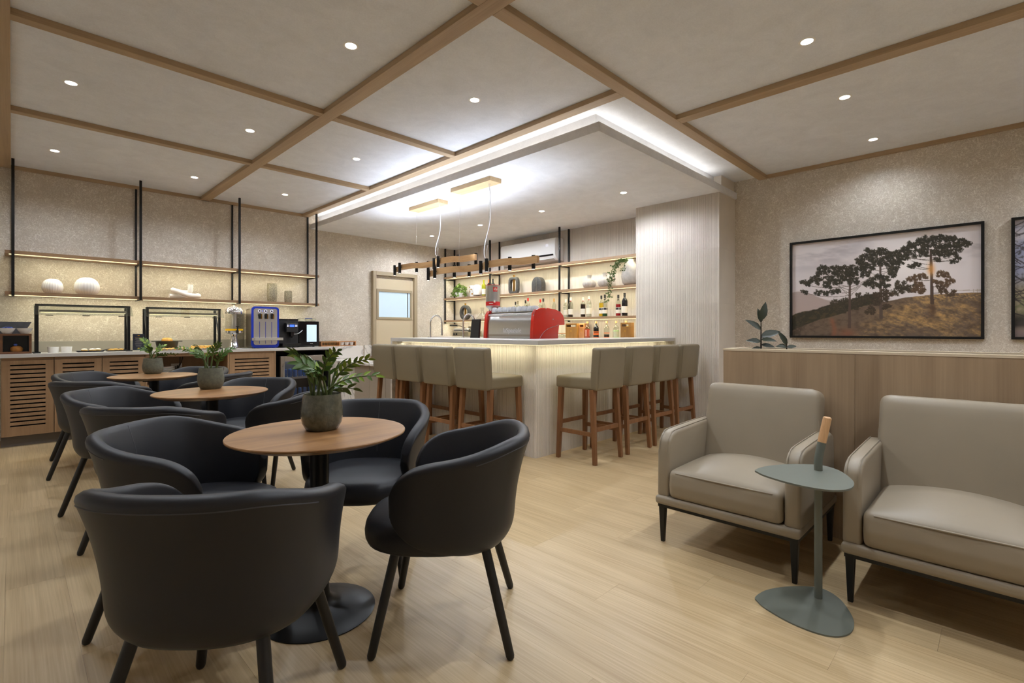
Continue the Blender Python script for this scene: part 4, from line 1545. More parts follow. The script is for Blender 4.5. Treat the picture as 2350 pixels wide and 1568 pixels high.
    # pine two
    for bx, by, sg in ((1090, 480, 14), (1420, 440, 12), (1160, 640, 8), (1390, 560, 10), (1400, 520, 14)):
        branch(1264, by + 20, bx, by, sg)
    for k_ in range(4):
        branch(1263, 540 + 38 * k_, 1120 + 24 * k_, 490 + 40 * k_, 6)
        branch(1263, 530 + 36 * k_, 1420 - 24 * k_, 460 + 42 * k_, 6)
    trunk(1268, 905, 1262, 430, 12, (84, 72, 64))
    crown([(1110, 470), (1150, 430), (1190, 400), (1240, 400), (1290, 390), (1340, 410), (1390, 410), (1420, 430), (1380, 460), (1310, 440), (1210, 450), (1130, 510), (1180, 500), (1240, 480), (1330, 480), (1400, 470), (1360, 530)], 42)
    crown([(1160, 640), (1200, 610), (1250, 590), (1310, 590), (1350, 570), (1300, 640), (1230, 650)], 36)
    crown([(1240, 720), (1290, 700), (1330, 720), (1300, 760), (1230, 780), (1190, 830), (1310, 815), (1185, 850)], 34, col=(64, 54, 44))
    # pine three, the sun behind its trunk
    for bx, by, sg in ((1450, 430, 10), (1500, 500, 16), (1900, 330, 14), (1860, 440, 18), (1520, 590, 12), (1800, 640, 10), (1760, 690, 8)):
        branch(1648, by + 16, bx, by, sg)
    for k_ in range(4):
        branch(1648, 430 + 30 * k_, 1470 + 14 * k_, 400 + 30 * k_, 6)
        branch(1648, 420 + 14 * k_, 1840 - 14 * k_, 390 + 20 * k_, 8)
    trunk(1655, 792, 1646, 370, 14, (76, 62, 54))
    crown([(1460, 380), (1500, 340), (1560, 330), (1590, 300), (1640, 300), (1690, 285), (1740, 290), (1790, 300), (1820, 340), (1760, 350), (1700, 350), (1630, 350), (1560, 370), (1490, 410), (1440, 430), (1890, 320), (1930, 330), (1850, 360), (1800, 400), (1740, 400), (1680, 400), (1600, 400)], 42)
    crown([(1855, 435), (1820, 460), (1500, 500), (1540, 490), (1700, 450)], 28)
    crown([(1500, 600), (1540, 590), (1590, 580), (1710, 560), (1760, 570), (1790, 620), (1740, 640), (1700, 620), (1560, 640), (1520, 680), (1590, 690)], 34, col=(84, 68, 54), hl_=(150, 118, 84))
    crown([(1740, 690), (1800, 705), (1720, 670)], 32, col=(72, 58, 46))
    g = np.exp(-(((x - 1648) / 26) ** 2 + ((y - 525) / 46) ** 2))
    c = mixc(c, (222, 160, 92), np.clip(g * 0.9, 0, 0.75))
    fence = (np.abs(y - (686 - 0.01 * (x - 1830))) < 2.5) * (x > 1830) + (np.abs((x - 1830) % 28) < 2.5) * (y > 676) * (y < 704) * (x > 1830)
    c = mixc(c, (150, 132, 112), np.clip(fence, 0, 1) * 0.7)
    return c


def paint_branches(s, t):
    """bare dark branches against a blue evening sky over scrub"""
    x, y = s * 900, t * 560
    c = np.zeros(s.shape + (3,))
    c[:] = (142, 146, 172)
    c = mixc(c, (206, 198, 198), np.clip((fbm(x / 150, y / 70, 3, 4) - 0.35) * 2.2, 0, 1) * ss(300, 40, y))
    c = mixc(c, (150, 138, 116), ss(230, 360, y))
    fin = fbm(x / 13, y / 13, 5, 4)
    c = mixc(c, (96, 104, 72), np.clip((fin - 0.35) * 2.2, 0, 1) * ss(300, 390, y))
    c = mixc(c, (50, 46, 46), ss(430, 480, y) * ss(545, 500, y) * 0.85)
    c = mixc(c, (126, 110, 106), ss(500, 535, y) * np.clip(0.4 + fin, 0, 1))
    rn = random.Random(5)
    for k in range(150):
        y0 = rn.uniform(-20, 470)
        a, b = rn.uniform(-0.8, 1.0), rn.uniform(-0.003, 0.003)
        x0 = rn.uniform(-100, 900)
        d = np.abs(y - (y0 + a * (x - x0) + b * (x - x0) ** 2)) / np.sqrt(1 + a * a)
        c = mixc(c, (56, 50, 52), ss(rn.uniform(2.2, 4.5 if k % 6 else 8), 0.8, d) * (np.abs(x - x0) < rn.uniform(60, 240)) * rn.uniform(0.45, 0.9))
    c = mixc(c, (52, 54, 48), np.clip((fbm(x / 9, y / 9, 60, 4) - 0.52) * 6, 0, 1) * ss(60, 120, y) * ss(420, 200, y) * 0.7)
    return c


def picture(label, yc, w, z0, h, fn, nx, ny):
    t = thing('framed_picture', label, 'picture', (XW, yc, z0), 0, 'framed landscape photographs')
    f = 0.022
    MB().box(-0.04, -w / 2, 0, 0, -w / 2 + f, h).box(-0.04, w / 2 - f, 0, 0, w / 2, h).box(-0.04, -w / 2 + f, 0, 0, w / 2 - f, f).box(-0.04, -w / 2 + f, h - f, 0, w / 2 - f, h).build('frame', 'black_metal', t, bevel=0.0015, seg=1)
    MB().box(-0.012, -w / 2 + f, f, 0, w / 2 - f, h - f).build('backing', 'black_plastic', t)
    put('print', print_mesh('print', w - 2 * f, h - 2 * f, nx, ny, fn), t, loc=(-0.0135, 0, f))
    return t


picture('framed photograph of three umbrella pines on a golden hill', 0.893, 1.556, 1.098, 1.045, paint_pines, 430, 270)
picture('framed photograph of dark branches, cut off by the picture edge', -0.83, 1.556, 1.098, 1.045, paint_branches, 300, 190)


# ================================================================== THINGS ON THE BUFFET SHELF
SZ = 1.58


def urchin(x, r, h, label):
    t = thing('urchin_vase', label, 'vase', (x, 7.41, SZ), 0, 'white ribbed urchin ornaments')
    pr = [(0.45, 0.0), (0.62, 0.02), (0.86, 0.14), (0.98, 0.32), (1.0, 0.45), (0.95, 0.62), (0.8, 0.8), (0.55, 0.93), (0.3, 0.985), (0.08, 1.0), (0, 1.0)]
    MB().lathe([(a * r, b * h) for a, b in pr], 96, mod=lambda a, z: 1 + 0.028 * math.cos(24 * a)).build('body', 'white_ceramic', t, smooth=60)
    MB().lathe([(0.0, h), (0.07 * r, h), (0.07 * r, h + 0.002), (0, h + 0.002)], 12).build('opening', 'dark_stone_vase', t)


urchin(0.317, 0.088, 0.165, 'smaller low white ribbed urchin ornament on the buffet shelf')
urchin(0.605, 0.111, 0.20, 'larger round white ribbed urchin ornament on the buffet shelf')
kn = thing('knot_sculpture', 'white ceramic knot sculpture on the buffet shelf', 'sculpture', (1.56, 7.41, SZ))
pts = spline([(-0.17, 0.02, 0.032), (-0.05, 0.03, 0.032), (0.07, 0.05, 0.035), (0.14, 0.02, 0.05), (0.12, -0.05, 0.04), (0.02, -0.06, 0.045), (-0.08, -0.03, 0.085), (-0.13, 0.0, 0.105), (-0.10, 0.05, 0.10), (-0.02, 0.055, 0.085), (0.045, 0.02, 0.09), (0.055, 0.0, 0.13), (0.055, 0.0, 0.185)], 8)
MB().tube(pts, 0.030, 18).build('body', 'white_ceramic', kn, smooth=60)
for x, r, h, lb in ((2.616, 0.066, 0.27, 'taller rough stone-coloured vase on the buffet shelf'), (2.841, 0.052, 0.175, 'shorter rough stone-coloured vase on the buffet shelf')):
    t = thing('stone_vase', lb, 'vase', (x, 7.41, SZ), 0, 'rough stone-coloured vases')
    MB().lathe([(0, 0), (0.8 * r, 0), (0.92 * r, 0.06 * h), (1.0 * r, 0.3 * h), (1.02 * r, 0.6 * h), (0.98 * r, 0.9 * h), (0.9 * r, h), (0.82 * r, h), (0.85 * r, 0.85 * h), (0, 0.8 * h)], 32, mod=lambda a, z: 1 + 0.012 * math.sin(5 * a + z * 90)).build('body', 'concrete_vase', t, smooth=50)

# ================================================================== THINGS ON THE BUFFET WORKTOP
TZ = 0.937
ORD = 'first second third fourth fifth sixth seventh'.split()
# bread crate with bowls and slate tray
cr = thing('bread_crate', 'dark rustic wooden crate with a black lining at the left end of the buffet', 'crate', (0.032, 7.22, TZ))
MB().box(-0.115, -0.09, 0, 0.115, 0.12, 0.022).box(-0.115, -0.09, 0.185, 0.115, 0.12, 0.205).box(-0.115, -0.09, 0.022, -0.095, 0.12, 0.185).box(0.095, -0.09, 0.022, 0.115, 0.12, 0.185).build('frame', 'crate_wood', cr, bevel=0.002)
MB().box(-0.095, 0.1, 0.022, 0.095, 0.118, 0.185).box(-0.095, -0.06, 0.022, -0.088, 0.1, 0.185).box(0.088, -0.06, 0.022, 0.095, 0.1, 0.185).build('lining', 'gloss_black', cr)
lf = thing('bread_loaf', 'golden bread loaf inside the wooden crate', 'bread', (0.036, 7.21, TZ + 0.0222))
MB().lathe([(0, 0), (0.040, 0), (0.047, 0.012), (0.048, 0.028), (0.042, 0.044), (0.028, 0.054), (0, 0.058)], 24, sx=1.0, sy=0.75).build('body', 'bread_crust', lf, smooth=60)
MB().lathe([(0, 0), (0.008, 0.0), (0.017, 0.014), (0.011, 0.024), (0, 0.02)], 7, (-0.008, 0, 0.055)).build('wrapper', 'packet_blue', lf)
slt = thing('slate_tray', 'grey slate tray propped up behind the two white bowls', 'tray', (-0.01, 7.275, TZ + 0.205))
MB().add([(-0.24, 0.03, 0.0), (0.10, 0.03, 0.0), (0.16, 0.05, 0.125), (-0.24, 0.05, 0.125), (-0.24, 0.038, 0.0), (0.10, 0.038, 0.0), (0.16, 0.058, 0.125), (-0.24, 0.058, 0.125)],
         [(0, 1, 2, 3), (4, 7, 6, 5), (0, 4, 5, 1), (1, 5, 6, 2), (2, 6, 7, 3), (3, 7, 4, 0)]).build('body', 'dark_slate', slt)
for x, lb in ((-0.032, 'white bowl holding blue sachets on the wooden crate'), (0.096, 'empty white bowl on the right of the wooden crate')):
    bo = thing('bowl', lb, 'bowl', (x, 7.20, TZ + 0.205), 0, 'white bowls on the bread crate')
    MB().lathe([(0, 0), (0.03, 0), (0.034, 0.004), (0.05, 0.03), (0.062, 0.058), (0.0605, 0.058), (0.048, 0.03), (0.03, 0.008), (0, 0.007)], 36).build('body', 'porcelain', bo, smooth=50)
sc = thing('sachet_heap', 'blue and white sachets piled in the white bowl', 'sachets', (-0.032, 7.20, TZ + 0.245))
rn = random.Random(4)
for i in range(9):
    a = rn.uniform(0, 6.28)
    o = MB().box(-0.018, -0.01, -0.002, 0.018, 0.01, 0.002).build('sachet', 'packet_blue', sc, loc=(0.028 * math.cos(a), 0.028 * math.sin(a), 0.008 + 0.0025 * i), rot=(rn.uniform(-.3, .3), rn.uniform(-.3, .3), a))


def sneeze_guard(x0, x1, label, yb=0.0):
    t = thing('sneeze_guard', label, 'sneeze guard', (x0, 7.16, TZ), 0, 'glass sneeze guards over the buffet food')
    w = x1 - x0
    for x in (0.0, w):
        for dy in (0.0, 0.20):
            MB().box(x - 0.014, dy - 0.012, 0.012, x + 0.014, dy + 0.012, 0.50).build('post', 'black_metal', t, bevel=0.002)
        MB().bar((x, 0.012, 0.16), (x, 0.188, 0.49), 0.012, 0.02).build('brace', 'black_metal', t)
        MB().box(x - 0.03, -0.05, 0, x + 0.03, 0.24, 0.012).build('foot', 'black_metal', t, bevel=0.002)
    MB().box(-0.014, -0.02, 0.495, w + 0.014, 0.02, 0.518).build('top_bar', 'black_metal', t, bevel=0.002)
    MB().box(-0.01, 0.02, 0.508, w + 0.01, 0.22, 0.514).build('top_pane', 'green_glass', t)
    MB().bar((w / 2, -0.022, 0.506), (w / 2, -0.125, 0.402), w + 0.05, 0.005, up=(0, -1, 1)).build('front_pane', 'green_glass', t)
    MB().box(0.02, -0.005, 0.435, w - 0.02, 0.035, 0.46).build('lamp_housing', 'brushed_steel', t, bevel=0.002)
    MB().box(0.03, -0.002, 0.428, w - 0.03, 0.032, 0.435).build('lamp_strip', 'led_diffuser', t)
    strip_light('guard_light', (w / 2, 0.015, 0.426), w - 0.1, 0.02, 1.1, parent=t, col=(1, 0.95, 0.85))
    for x in (w * 0.12, w * 0.5, w * 0.9):
        MB().box(x - 0.03, -0.122, 0.394, x + 0.03, -0.108, 0.402).build('clip', 'black_metal', t)
    return t


sneeze_guard(0.185, 0.95, 'left glass sneeze guard over the ramekins and rolls')
sneeze_guard(1.125, 1.88, 'glass sneeze guard over the iron pot and pastries, beside the juice dispenser')
for x, lb in ((0.315, 'white fluted ramekin on the left'), (0.42, 'white fluted ramekin on the right')):
    t = thing('ramekin', lb + ' under the left sneeze guard', 'ramekin', (x, 7.24, TZ), 0, 'white ramekins')
    MB().lathe([(0, 0), (0.043, 0), (0.048, 0.058), (0.049, 0.064), (0.046, 0.064), (0.043, 0.01), (0, 0.01)], 64, mod=lambda a, z: 1 + (0.018 * math.cos(32 * a) if 0.005 < z < 0.055 else 0)).build('body', 'porcelain', t, smooth=45)


def tray(x, y, wx, wy, label, mat='dark_slate', h=0.014):
    t = thing('serving_tray', label, 'tray', (x, y, TZ), 0, 'serving trays on the buffet')
    o = MB()
    a, b = wx / 2, wy / 2
    o.add([(-a * .9, -b * .85, 0), (a * .9, -b * .85, 0), (a * .9, b * .85, 0), (-a * .9, b * .85, 0), (-a, -b, h), (a, -b, h), (a, b, h), (-a, b, h),
           (-a * .88, -b * .82, 0.004), (a * .88, -b * .82, 0.004), (a * .88, b * .82, 0.004), (-a * .88, b * .82, 0.004)],
          [(3, 2, 1, 0), (0, 1, 5, 4), (1, 2, 6, 5), (2, 3, 7, 6), (3, 0, 4, 7), (4, 5, 9, 8), (5, 6, 10, 9), (6, 7, 11, 10), (7, 4, 8, 11), (8, 9, 10, 11)])
    o.build('body', mat, t)
    return t


tray(0.62, 7.27, 0.24, 0.16, 'dark serving tray with sugared rolls under the left sneeze guard')
tray(0.845, 7.27, 0.17, 0.16, 'dark serving tray with cheese bread under the left sneeze guard')
for i, (dx, dy) in enumerate(((-0.055, -0.01), (0.012, -0.02), (0.062, 0.0))):
    t = thing('sugared_roll', 'sugar-dusted roll, %s of three on the dark tray' % ('left', 'middle', 'right')[i], 'roll', (0.625 + dx, 7.27 + dy, TZ + 0.004), 0, 'sugared rolls')
    MB().lathe([(0, 0), (0.022, 0), (0.030, 0.010), (0.029, 0.022)], 18).build('body', 'bread_light', t, smooth=60)
    MB().lathe([(0.029, 0.022), (0.020, 0.032), (0, 0.036)], 18).build('sugar', 'sugar_white', t, smooth=60)
for x, y, a, lb in ((0.742, 7.24, 0.5, 'black serving tongs lying between the two dark trays'), (0.925, 7.22, 2.4, 'black serving tongs at the right end of the left sneeze guard')):
    t = thing('serving_tongs', lb, 'tongs', (x, y, TZ + 0.004), a, 'serving tongs on the buffet')
    for sg_ in (-1, 1):
        MB().bar((-0.075, 0.002 * sg_, 0.0), (0.07, 0.016 * sg_, 0.028), 0.012, 0.003).build('arm', 'black_metal', t)
    MB().tube([(-0.08, 0, 0.001), (-0.068, 0, 0.003)], 0.006, 8).build('hinge', 'black_metal', t)
rn = random.Random(9)
bun = MB().lathe([(0, 0), (0.020, 0), (0.027, 0.009), (0.024, 0.021), (0.012, 0.028), (0, 0.029)], 14).mesh('cheese_bread', 'bread_light', smooth=60)
k = 0
for dx in (-0.045, 0.0, 0.045):
    for dy in (-0.04, 0.03):
        tag(put('cheese_bread', bun, None, loc=(0.845 + dx, 7.27 + dy, TZ + 0.004), rot=(0, 0, k)), 'golden cheese bread on the small tray, %s row, %s' % ('front' if dy < 0 else 'back', {-0.045: 'left', 0.0: 'middle', 0.045: 'right'}[dx]), 'bread', 'cheese breads on the small tray')
        k += 1
mn = thing('menu_stand', 'navy menu card with gold lines standing between the sneeze guards', 'menu card', (1.035, 7.11, TZ))
MB().box(-0.054, -0.004, 0.012, 0.054, 0.004, 0.20).build('card', 'menu_navy', mn)
MB().box(-0.055, -0.02, 0, 0.055, 0.03, 0.014).build('stand', 'clear_glass', mn)
MB().box(-0.009, -0.0046, 0.176, 0.009, -0.004, 0.186).box(-0.009, -0.0046, 0.03, 0.009, -0.004, 0.04).build('emblem', 'gold', mn)
for i in range(9):
    w = (0.034, 0.030, 0.036, 0.022, 0.034, 0.028, 0.036, 0.03, 0.024)[i]
    MB().box(-w, -0.0045, 0.158 - i * 0.0125, w, -0.004, 0.160 - i * 0.0125).build('print_line', 'gold' if i == 0 else 'backsplash_stone', mn)
pt = thing('iron_pot', 'dark iron casserole with two side handles under the right sneeze guard', 'pot', (1.345, 7.30, TZ))
MB().lathe([(0, 0), (0.09, 0), (0.10, 0.006), (0.118, 0.105), (0.122, 0.112), (0.114, 0.112), (0.095, 0.01), (0, 0.01)], 40).build('body', 'cast_iron', pt, smooth=50)
for sx in (-1, 1):
    MB().box(sx * 0.116, -0.035, 0.102, sx * 0.155, 0.035, 0.112).build('handle', 'cast_iron', pt, bevel=0.003)
MB().lathe([(0, 0.09), (0.11, 0.09), (0.11, 0.098), (0, 0.10)], 30).build('filling', 'bread_crust', pt)
br = thing('round_bun', 'round golden bun sitting in the iron casserole', 'bread', (1.345, 7.30, TZ + 0.098))
MB().lathe([(0, 0), (0.045, 0), (0.058, 0.015), (0.055, 0.035), (0.038, 0.05), (0, 0.055)], 24).build('body', 'bread_light', br, smooth=60)
for j, (x, wx, lb, big) in enumerate(((1.365, 0.30, 'pale tray of small glazed pastries in front of the iron casserole', 0), (1.70, 0.34, 'pale tray heaped with golden pastries beside the casserole', 1))):
    tray(x, 7.16, wx, 0.17, lb, 'brushed_steel', 0.02)
    pm = MB().lathe([(0, 0), (0.018, 0), (0.024, 0.008), (0.021, 0.019), (0.01, 0.024), (0, 0.025)], 12).mesh('pastry', 'bread_light', smooth=60)
    nx = 6 if j == 0 else 7
    for a in range(nx):
        for b in range(3):
            o = put('pastry', pm, None, loc=(x - wx / 2 + 0.045 + a * (wx - 0.09) / (nx - 1), 7.10 + b * 0.055, TZ + 0.0045), rot=(0, 0, a + b))
            tag(o, 'golden pastry on the %s, %s row, %s from the left' % ('tray in front of the casserole' if j == 0 else 'heaped tray', ('front', 'middle', 'back')[b], ORD[a]), 'pastry', 'pastries on the glazed tray' if j == 0 else 'pastries on the heaped tray')
    if big:
        for a in range(6):
            for b in range(2):
                o = put('pastry', pm, None, loc=(x - 0.11 + a * 0.046, 7.128 + b * 0.055, TZ + 0.027), rot=(0.1, 0.1, a * 2 + b))
                tag(o, 'golden pastry in the upper layer of the heaped tray, %s row, %s from the left' % (('front', 'back')[b], ORD[a]), 'pastry', 'pastries on the heaped tray')

# juice dispenser
jd = thing('juice_dispenser', 'chrome and glass juice dispenser with a yellow band', 'juice dispenser', (2.085, 7.27, TZ))
MB().lathe([(0, 0), (0.13, 0), (0.135, 0.008), (0.12, 0.014), (0.07, 0.02), (0.058, 0.04), (0.045, 0.10), (0.036, 0.16), (0.045, 0.19), (0.10, 0.205), (0.104, 0.21), (0.104, 0.235), (0, 0.235)], 40).build('base', 'chrome', jd, smooth=35)
MB().lathe([(0.105, 0.237), (0.105, 0.262), (0.03, 0.262), (0.03, 0.237)], 40).build('juice', 'juice_yellow', jd, smooth=35)
MB().lathe([(0.103, 0.262), (0.103, 0.47)], 40).build('tank', 'clear_glass', jd, smooth=35)
MB().lathe([(0.031, 0.262), (0.031, 0.47)], 24).build('cooling_tube', 'steel', jd, smooth=35)
MB().lathe([(0.108, 0.462), (0.110, 0.475), (0.104, 0.51), (0.08, 0.538), (0.04, 0.552), (0.010, 0.556), (0.006, 0.575), (0.014, 0.585), (0, 0.588)], 40).build('lid', 'chrome', jd, smooth=50)
MB().box(-0.012, -0.15, 0.205, 0.012, -0.10, 0.245).box(-0.008, -0.15, 0.245, 0.008, -0.13, 0.30).box(-0.02, -0.152, 0.29, 0.02, -0.128, 0.30).build('tap', 'black_plastic', jd, bevel=0.003)
# glass carafe cover behind it
gc = thing('glass_dispenser', 'clear glass dispenser cylinder with a small knob behind the juice dispenser', 'dispenser', (2.19, 7.485, TZ))
MB().lathe([(0, 0), (0.075, 0), (0.08, 0.004), (0.08, 0.46), (0.078, 0.46), (0.078, 0.008), (0, 0.006)], 32).build('tank', 'clear_glass', gc, smooth=35)
MB().lathe([(0, 0.46), (0.084, 0.46), (0.086, 0.475), (0, 0.49)], 32).build('lid', 'steel', gc, smooth=35)
MB().tube([(-0.055, -0.055, 0.335), (-0.085, -0.085, 0.335)], 0.008, 10).build('knob', 'chrome', gc, smooth=40)

# three-tap water machine
wm = thing('water_dispenser', 'steel drinks machine with a bright blue frame and three taps', 'drinks machine', (2.44, 7.18, TZ))


def rrect(x0, z0, x1, z1, r, n=5):
    o = []
    for cx_, cz_, a0 in ((x1 - r, z0 + r, -90), (x1 - r, z1 - r, 0), (x0 + r, z1 - r, 90), (x0 + r, z0 + r, 180)):
        for i in range(n + 1):
            a = R(a0 + 90 * i / n)
            o.append((cx_ + r * math.cos(a), cz_ + r * math.sin(a)))
    return o


MB().prism(rrect(-0.177, 0.006, 0.177, 0.565, 0.045), -0.03, 0.0, 'XZ').build('front_frame', 'machine_blue', wm, smooth=30)
MB().prism(rrect(-0.15, 0.006, 0.15, 0.545, 0.03), 0.0, 0.28, 'XZ').build('body', 'brushed_steel', wm, smooth=30)
MB().prism(rrect(-0.152, 0.045, 0.152, 0.54, 0.03), -0.032, -0.0301, 'XZ').build('front_panel', 'steel', wm)
for x in (-0.078, 0.0, 0.078):
    MB().tube([(x, -0.05, 0.455), (x, -0.05, 0.40)], 0.011, 12).tube([(x, -0.033, 0.455), (x, -0.06, 0.455)], 0.015, 12).build('tap', 'black_plastic', wm, smooth=40)
    MB().lathe([(0.016, 0), (0.018, 0.002), (0.018, 0.004), (0, 0.004)], 20).xform(Matrix.Translation((x, -0.032, 0.505)) @ Matrix.Rotation(PI / 2, 4, 'X')).build('button', 'icon_white', wm)
    MB().lathe([(0.013, 0), (0.013, 0.005), (0, 0.005)], 20).xform(Matrix.Translation((x, -0.032, 0.505)) @ Matrix.Rotation(PI / 2, 4, 'X')).build('button_face', 'label_dark', wm)
    MB().box(x - 0.003, -0.0335, 0.06, x + 0.003, -0.032, 0.36).build('stripe', 'machine_blue', wm)
    MB().box(x + 0.018, -0.045, 0.40, x + 0.03, -0.033, 0.465).build('guide', 'brass', wm)
MB().box(-0.045, -0.0335, 0.50, -0.035, -0.032, 0.51).build('indicator', 'screen_blue', wm)
MB().prism([(-0.165, -0.13), (0.19, -0.13), (0.20, -0.12), (0.20, -0.034), (-0.175, -0.034), (-0.175, -0.12)], 0.105, 0.142).build('drip_tray', 'backsplash_stone', wm, bevel=0.002)
for x in (-0.13, 0.13):
    MB().lathe([(0.02, 0), (0.02, 0.006), (0, 0.006)], 12, (x, 0.05, 0)).build('foot', 'black_plastic', wm)

# coffee machine and milk cooler
cm = thing('coffee_maker', 'black automatic coffee machine with a lit blue display', 'coffee machine', (2.785, 7.27, TZ))
MB().box(-0.14, -0.02, 0.012, 0.14, 0.25, 0.385).build('body', 'black_plastic', cm, bevel=0.008, seg=3)
MB().box(-0.14, -0.015, 0.385, -0.01, 0.24, 0.405).box(0.01, -0.015, 0.385, 0.14, 0.24, 0.405).build('hopper_lid', 'gloss_black', cm, bevel=0.004)
MB().box(-0.06, -0.10, 0.22, 0.11, -0.02, 0.345).build('head', 'black_plastic', cm, bevel=0.006)
MB().box(-0.012, -0.1015, 0.29, 0.05, -0.10, 0.325).build('display', 'screen_blue', cm)
for x in (-0.045, -0.028, 0.068, 0.085):
    for z in (0.298, 0.316):
        MB().box(x - 0.005, -0.1015, z - 0.005, x + 0.005, -0.10, z + 0.005).build('key', 'icon_white', cm)
MB().box(0.005, -0.09, 0.155, 0.05, -0.03, 0.22).tube([(0.027, -0.07, 0.155), (0.027, -0.07, 0.135)], 0.01, 10).build('spout', 'gloss_black', cm, bevel=0.003)
MB().box(-0.13, -0.14, 0.012, 0.135, -0.02, 0.06).build('drip_tray', 'gloss_black', cm, bevel=0.004)
MB().tube(spline([(0.05, -0.075, 0.19), (0.10, -0.085, 0.195), (0.15, -0.07, 0.22), (0.185, -0.05, 0.245)], 6), 0.004, 8).build('milk_hose', 'cable_white', cm, smooth=60)
for x in (-0.11, 0.11):
    MB().lathe([(0.015, 0), (0.015, 0.012), (0, 0.012)], 12, (x, 0.1, 0)).build('foot', 'black_plastic', cm)
mc = thing('milk_cooler', 'black milk cooler with a pale glowing front screen', 'milk cooler', (3.085, 7.27, TZ))
MB().box(-0.15, -0.02, 0.012, 0.145, 0.25, 0.375).build('body', 'gloss_black', mc, bevel=0.006, seg=3)
MB().box(-0.04, -0.0225, 0.075, 0.105, -0.0205, 0.325).build('screen', 'screen_light', mc)
MB().box(0.01, -0.0225, 0.048, 0.05, -0.0205, 0.056).build('badge', 'steel', mc)
for x in (-0.11, 0.11):
    MB().lathe([(0.015, 0), (0.015, 0.012), (0, 0.012)], 12, (x, 0.1, 0)).build('foot', 'black_plastic', mc)
for i, (x, r) in enumerate(((-0.09, 0.045), (0.02, 0.055), (0.09, 0.042))):
    t = thing('sugar_bowl', ('small glass bowl at the left edge of the milk cooler top', 'glass bowl in the middle of the milk cooler top, blue lid', 'small glass bowl at the right edge of the milk cooler top')[i], 'bowl', (3.085 + x, 7.33, TZ + 0.375), 0, 'bowls on the milk cooler')
    MB().lathe([(0, 0), (0.7 * r, 0), (r, 0.03), (r, 0.042), (0.94 * r, 0.042), (0.9 * r, 0.03), (0, 0.01)], 24).build('body', 'bottle_glass', t, smooth=45)
    MB().lathe([(0, 0.012), (0.85 * r, 0.012), (0.88 * r, 0.03), (0, 0.034)], 20).build('sugar', 'sugar_white', t, smooth=45)
    if i == 1:
        MB().lathe([(0, 0.043), (0.95 * r, 0.043), (0.95 * r, 0.05), (0, 0.052)], 24).build('lid', 'packet_blue', t, smooth=40)
# wooden caddy with glasses and cups, bridging to the marble counter
cd = thing('wooden_caddy', 'low wooden caddy of glasses and cups at the buffet corner', 'caddy', (3.30, 7.30, TZ))
MB().box(-0.015, 0, 0, 0.55, 0.10, 0.012).build('floor_board', 'tray_wood', cd)
MB().box(-0.015, 0, 0.06, 0.55, 0.012, 0.075).box(-0.015, 0, 0.012, 0.0, 0.012, 0.06).box(0.27, 0, 0.012, 0.285, 0.1, 0.06).box(0.535, 0, 0.012, 0.55, 0.012, 0.06).box(-0.015, 0.088, 0.012, 0.55, 0.10, 0.075).box(0.535, 0.012, 0.012, 0.55, 0.088, 0.075).box(-0.015, 0.012, 0.012, 0.0, 0.088, 0.075).build('frame', 'tray_wood', cd)
gl = MB().lathe([(0, 0), (0.018, 0), (0.022, 0.07), (0.0205, 0.07), (0.017, 0.006), (0, 0.006)], 18).mesh('shot_glass', 'bottle_glass', smooth=45)
for i in range(5):
    tag(put('shot_glass', gl, None, loc=(3.335 + i * 0.05, 7.35, TZ + 0.0122)), 'small clear glass in the wooden caddy, %s from its left end' % ('first', 'second', 'third', 'fourth', 'fifth')[i], 'glass', 'glasses in the caddy')
cup = MB().lathe([(0, 0), (0.026, 0), (0.034, 0.03), (0.037, 0.06), (0.0345, 0.06), (0.031, 0.03), (0, 0.006)], 24).mesh('cup', 'porcelain', smooth=45)
for i in range(3):
    tag(put('paper_cup', cup, None, loc=(3.635 + i * 0.08, 7.35, TZ + 0.0122 + 0.035 * 0)), 'white cup in the right half of the wooden caddy, %s from the divider' % ('first', 'second', 'third')[i], 'cup', 'cups in the caddy')
# support for the overhanging caddy: marble ledge beside the worktop
lg = MB().box(3.3305, 7.20, 0.7455, 3.92, 7.554, 0.9365).build('marble_ledge', 'white_marble', bevel=0.002)
tag(lg, 'raised white marble ledge beside the end of the buffet', 'ledge')
# plates, socket and cables in the niche
plate = MB().lathe([(0, 0), (0.05, 0), (0.085, 0.008), (0.095, 0.014), (0.094, 0.016), (0.05, 0.004), (0, 0.004)], 32).mesh('plate', 'porcelain', smooth=45)
for i in range(14):
    tag(put('plate', plate, None, loc=(1.33, 7.28, 0.531 + i * 0.0145)), 'white plate in the stack inside the buffet niche, %s from the bottom' % ('first second third fourth fifth sixth seventh eighth ninth tenth eleventh twelfth thirteenth fourteenth'.split()[i]), 'plate', 'stacked white plates')
sk = thing('power_socket', 'white power socket with black cables in the niche', 'socket', (1.49, 7.54, 0.72))
MB().box(-0.06, -0.012, -0.035, 0.06, 0, 0.035).build('plate', 'white_plastic', sk, bevel=0.003)
MB().tube(spline([(0.01, -0.012, 0.01), (0.0, -0.05, -0.05), (0.04, -0.06, 0.05), (0.06, -0.05, 0.12)], 6), 0.005, 8).tube(spline([(-0.01, -0.012, 0), (-0.02, -0.05, -0.07), (0.02, -0.07, 0.03), (0.03, -0.05, 0.12)], 6), 0.005, 8).build('cable', 'black_plastic', sk, smooth=60)

# ================================================================== THINGS ON THE BAR
em = thing('espresso_machine', 'large red and chrome espresso machine on the bar', 'espresso machine', (3.90, 3.54, 0.94))
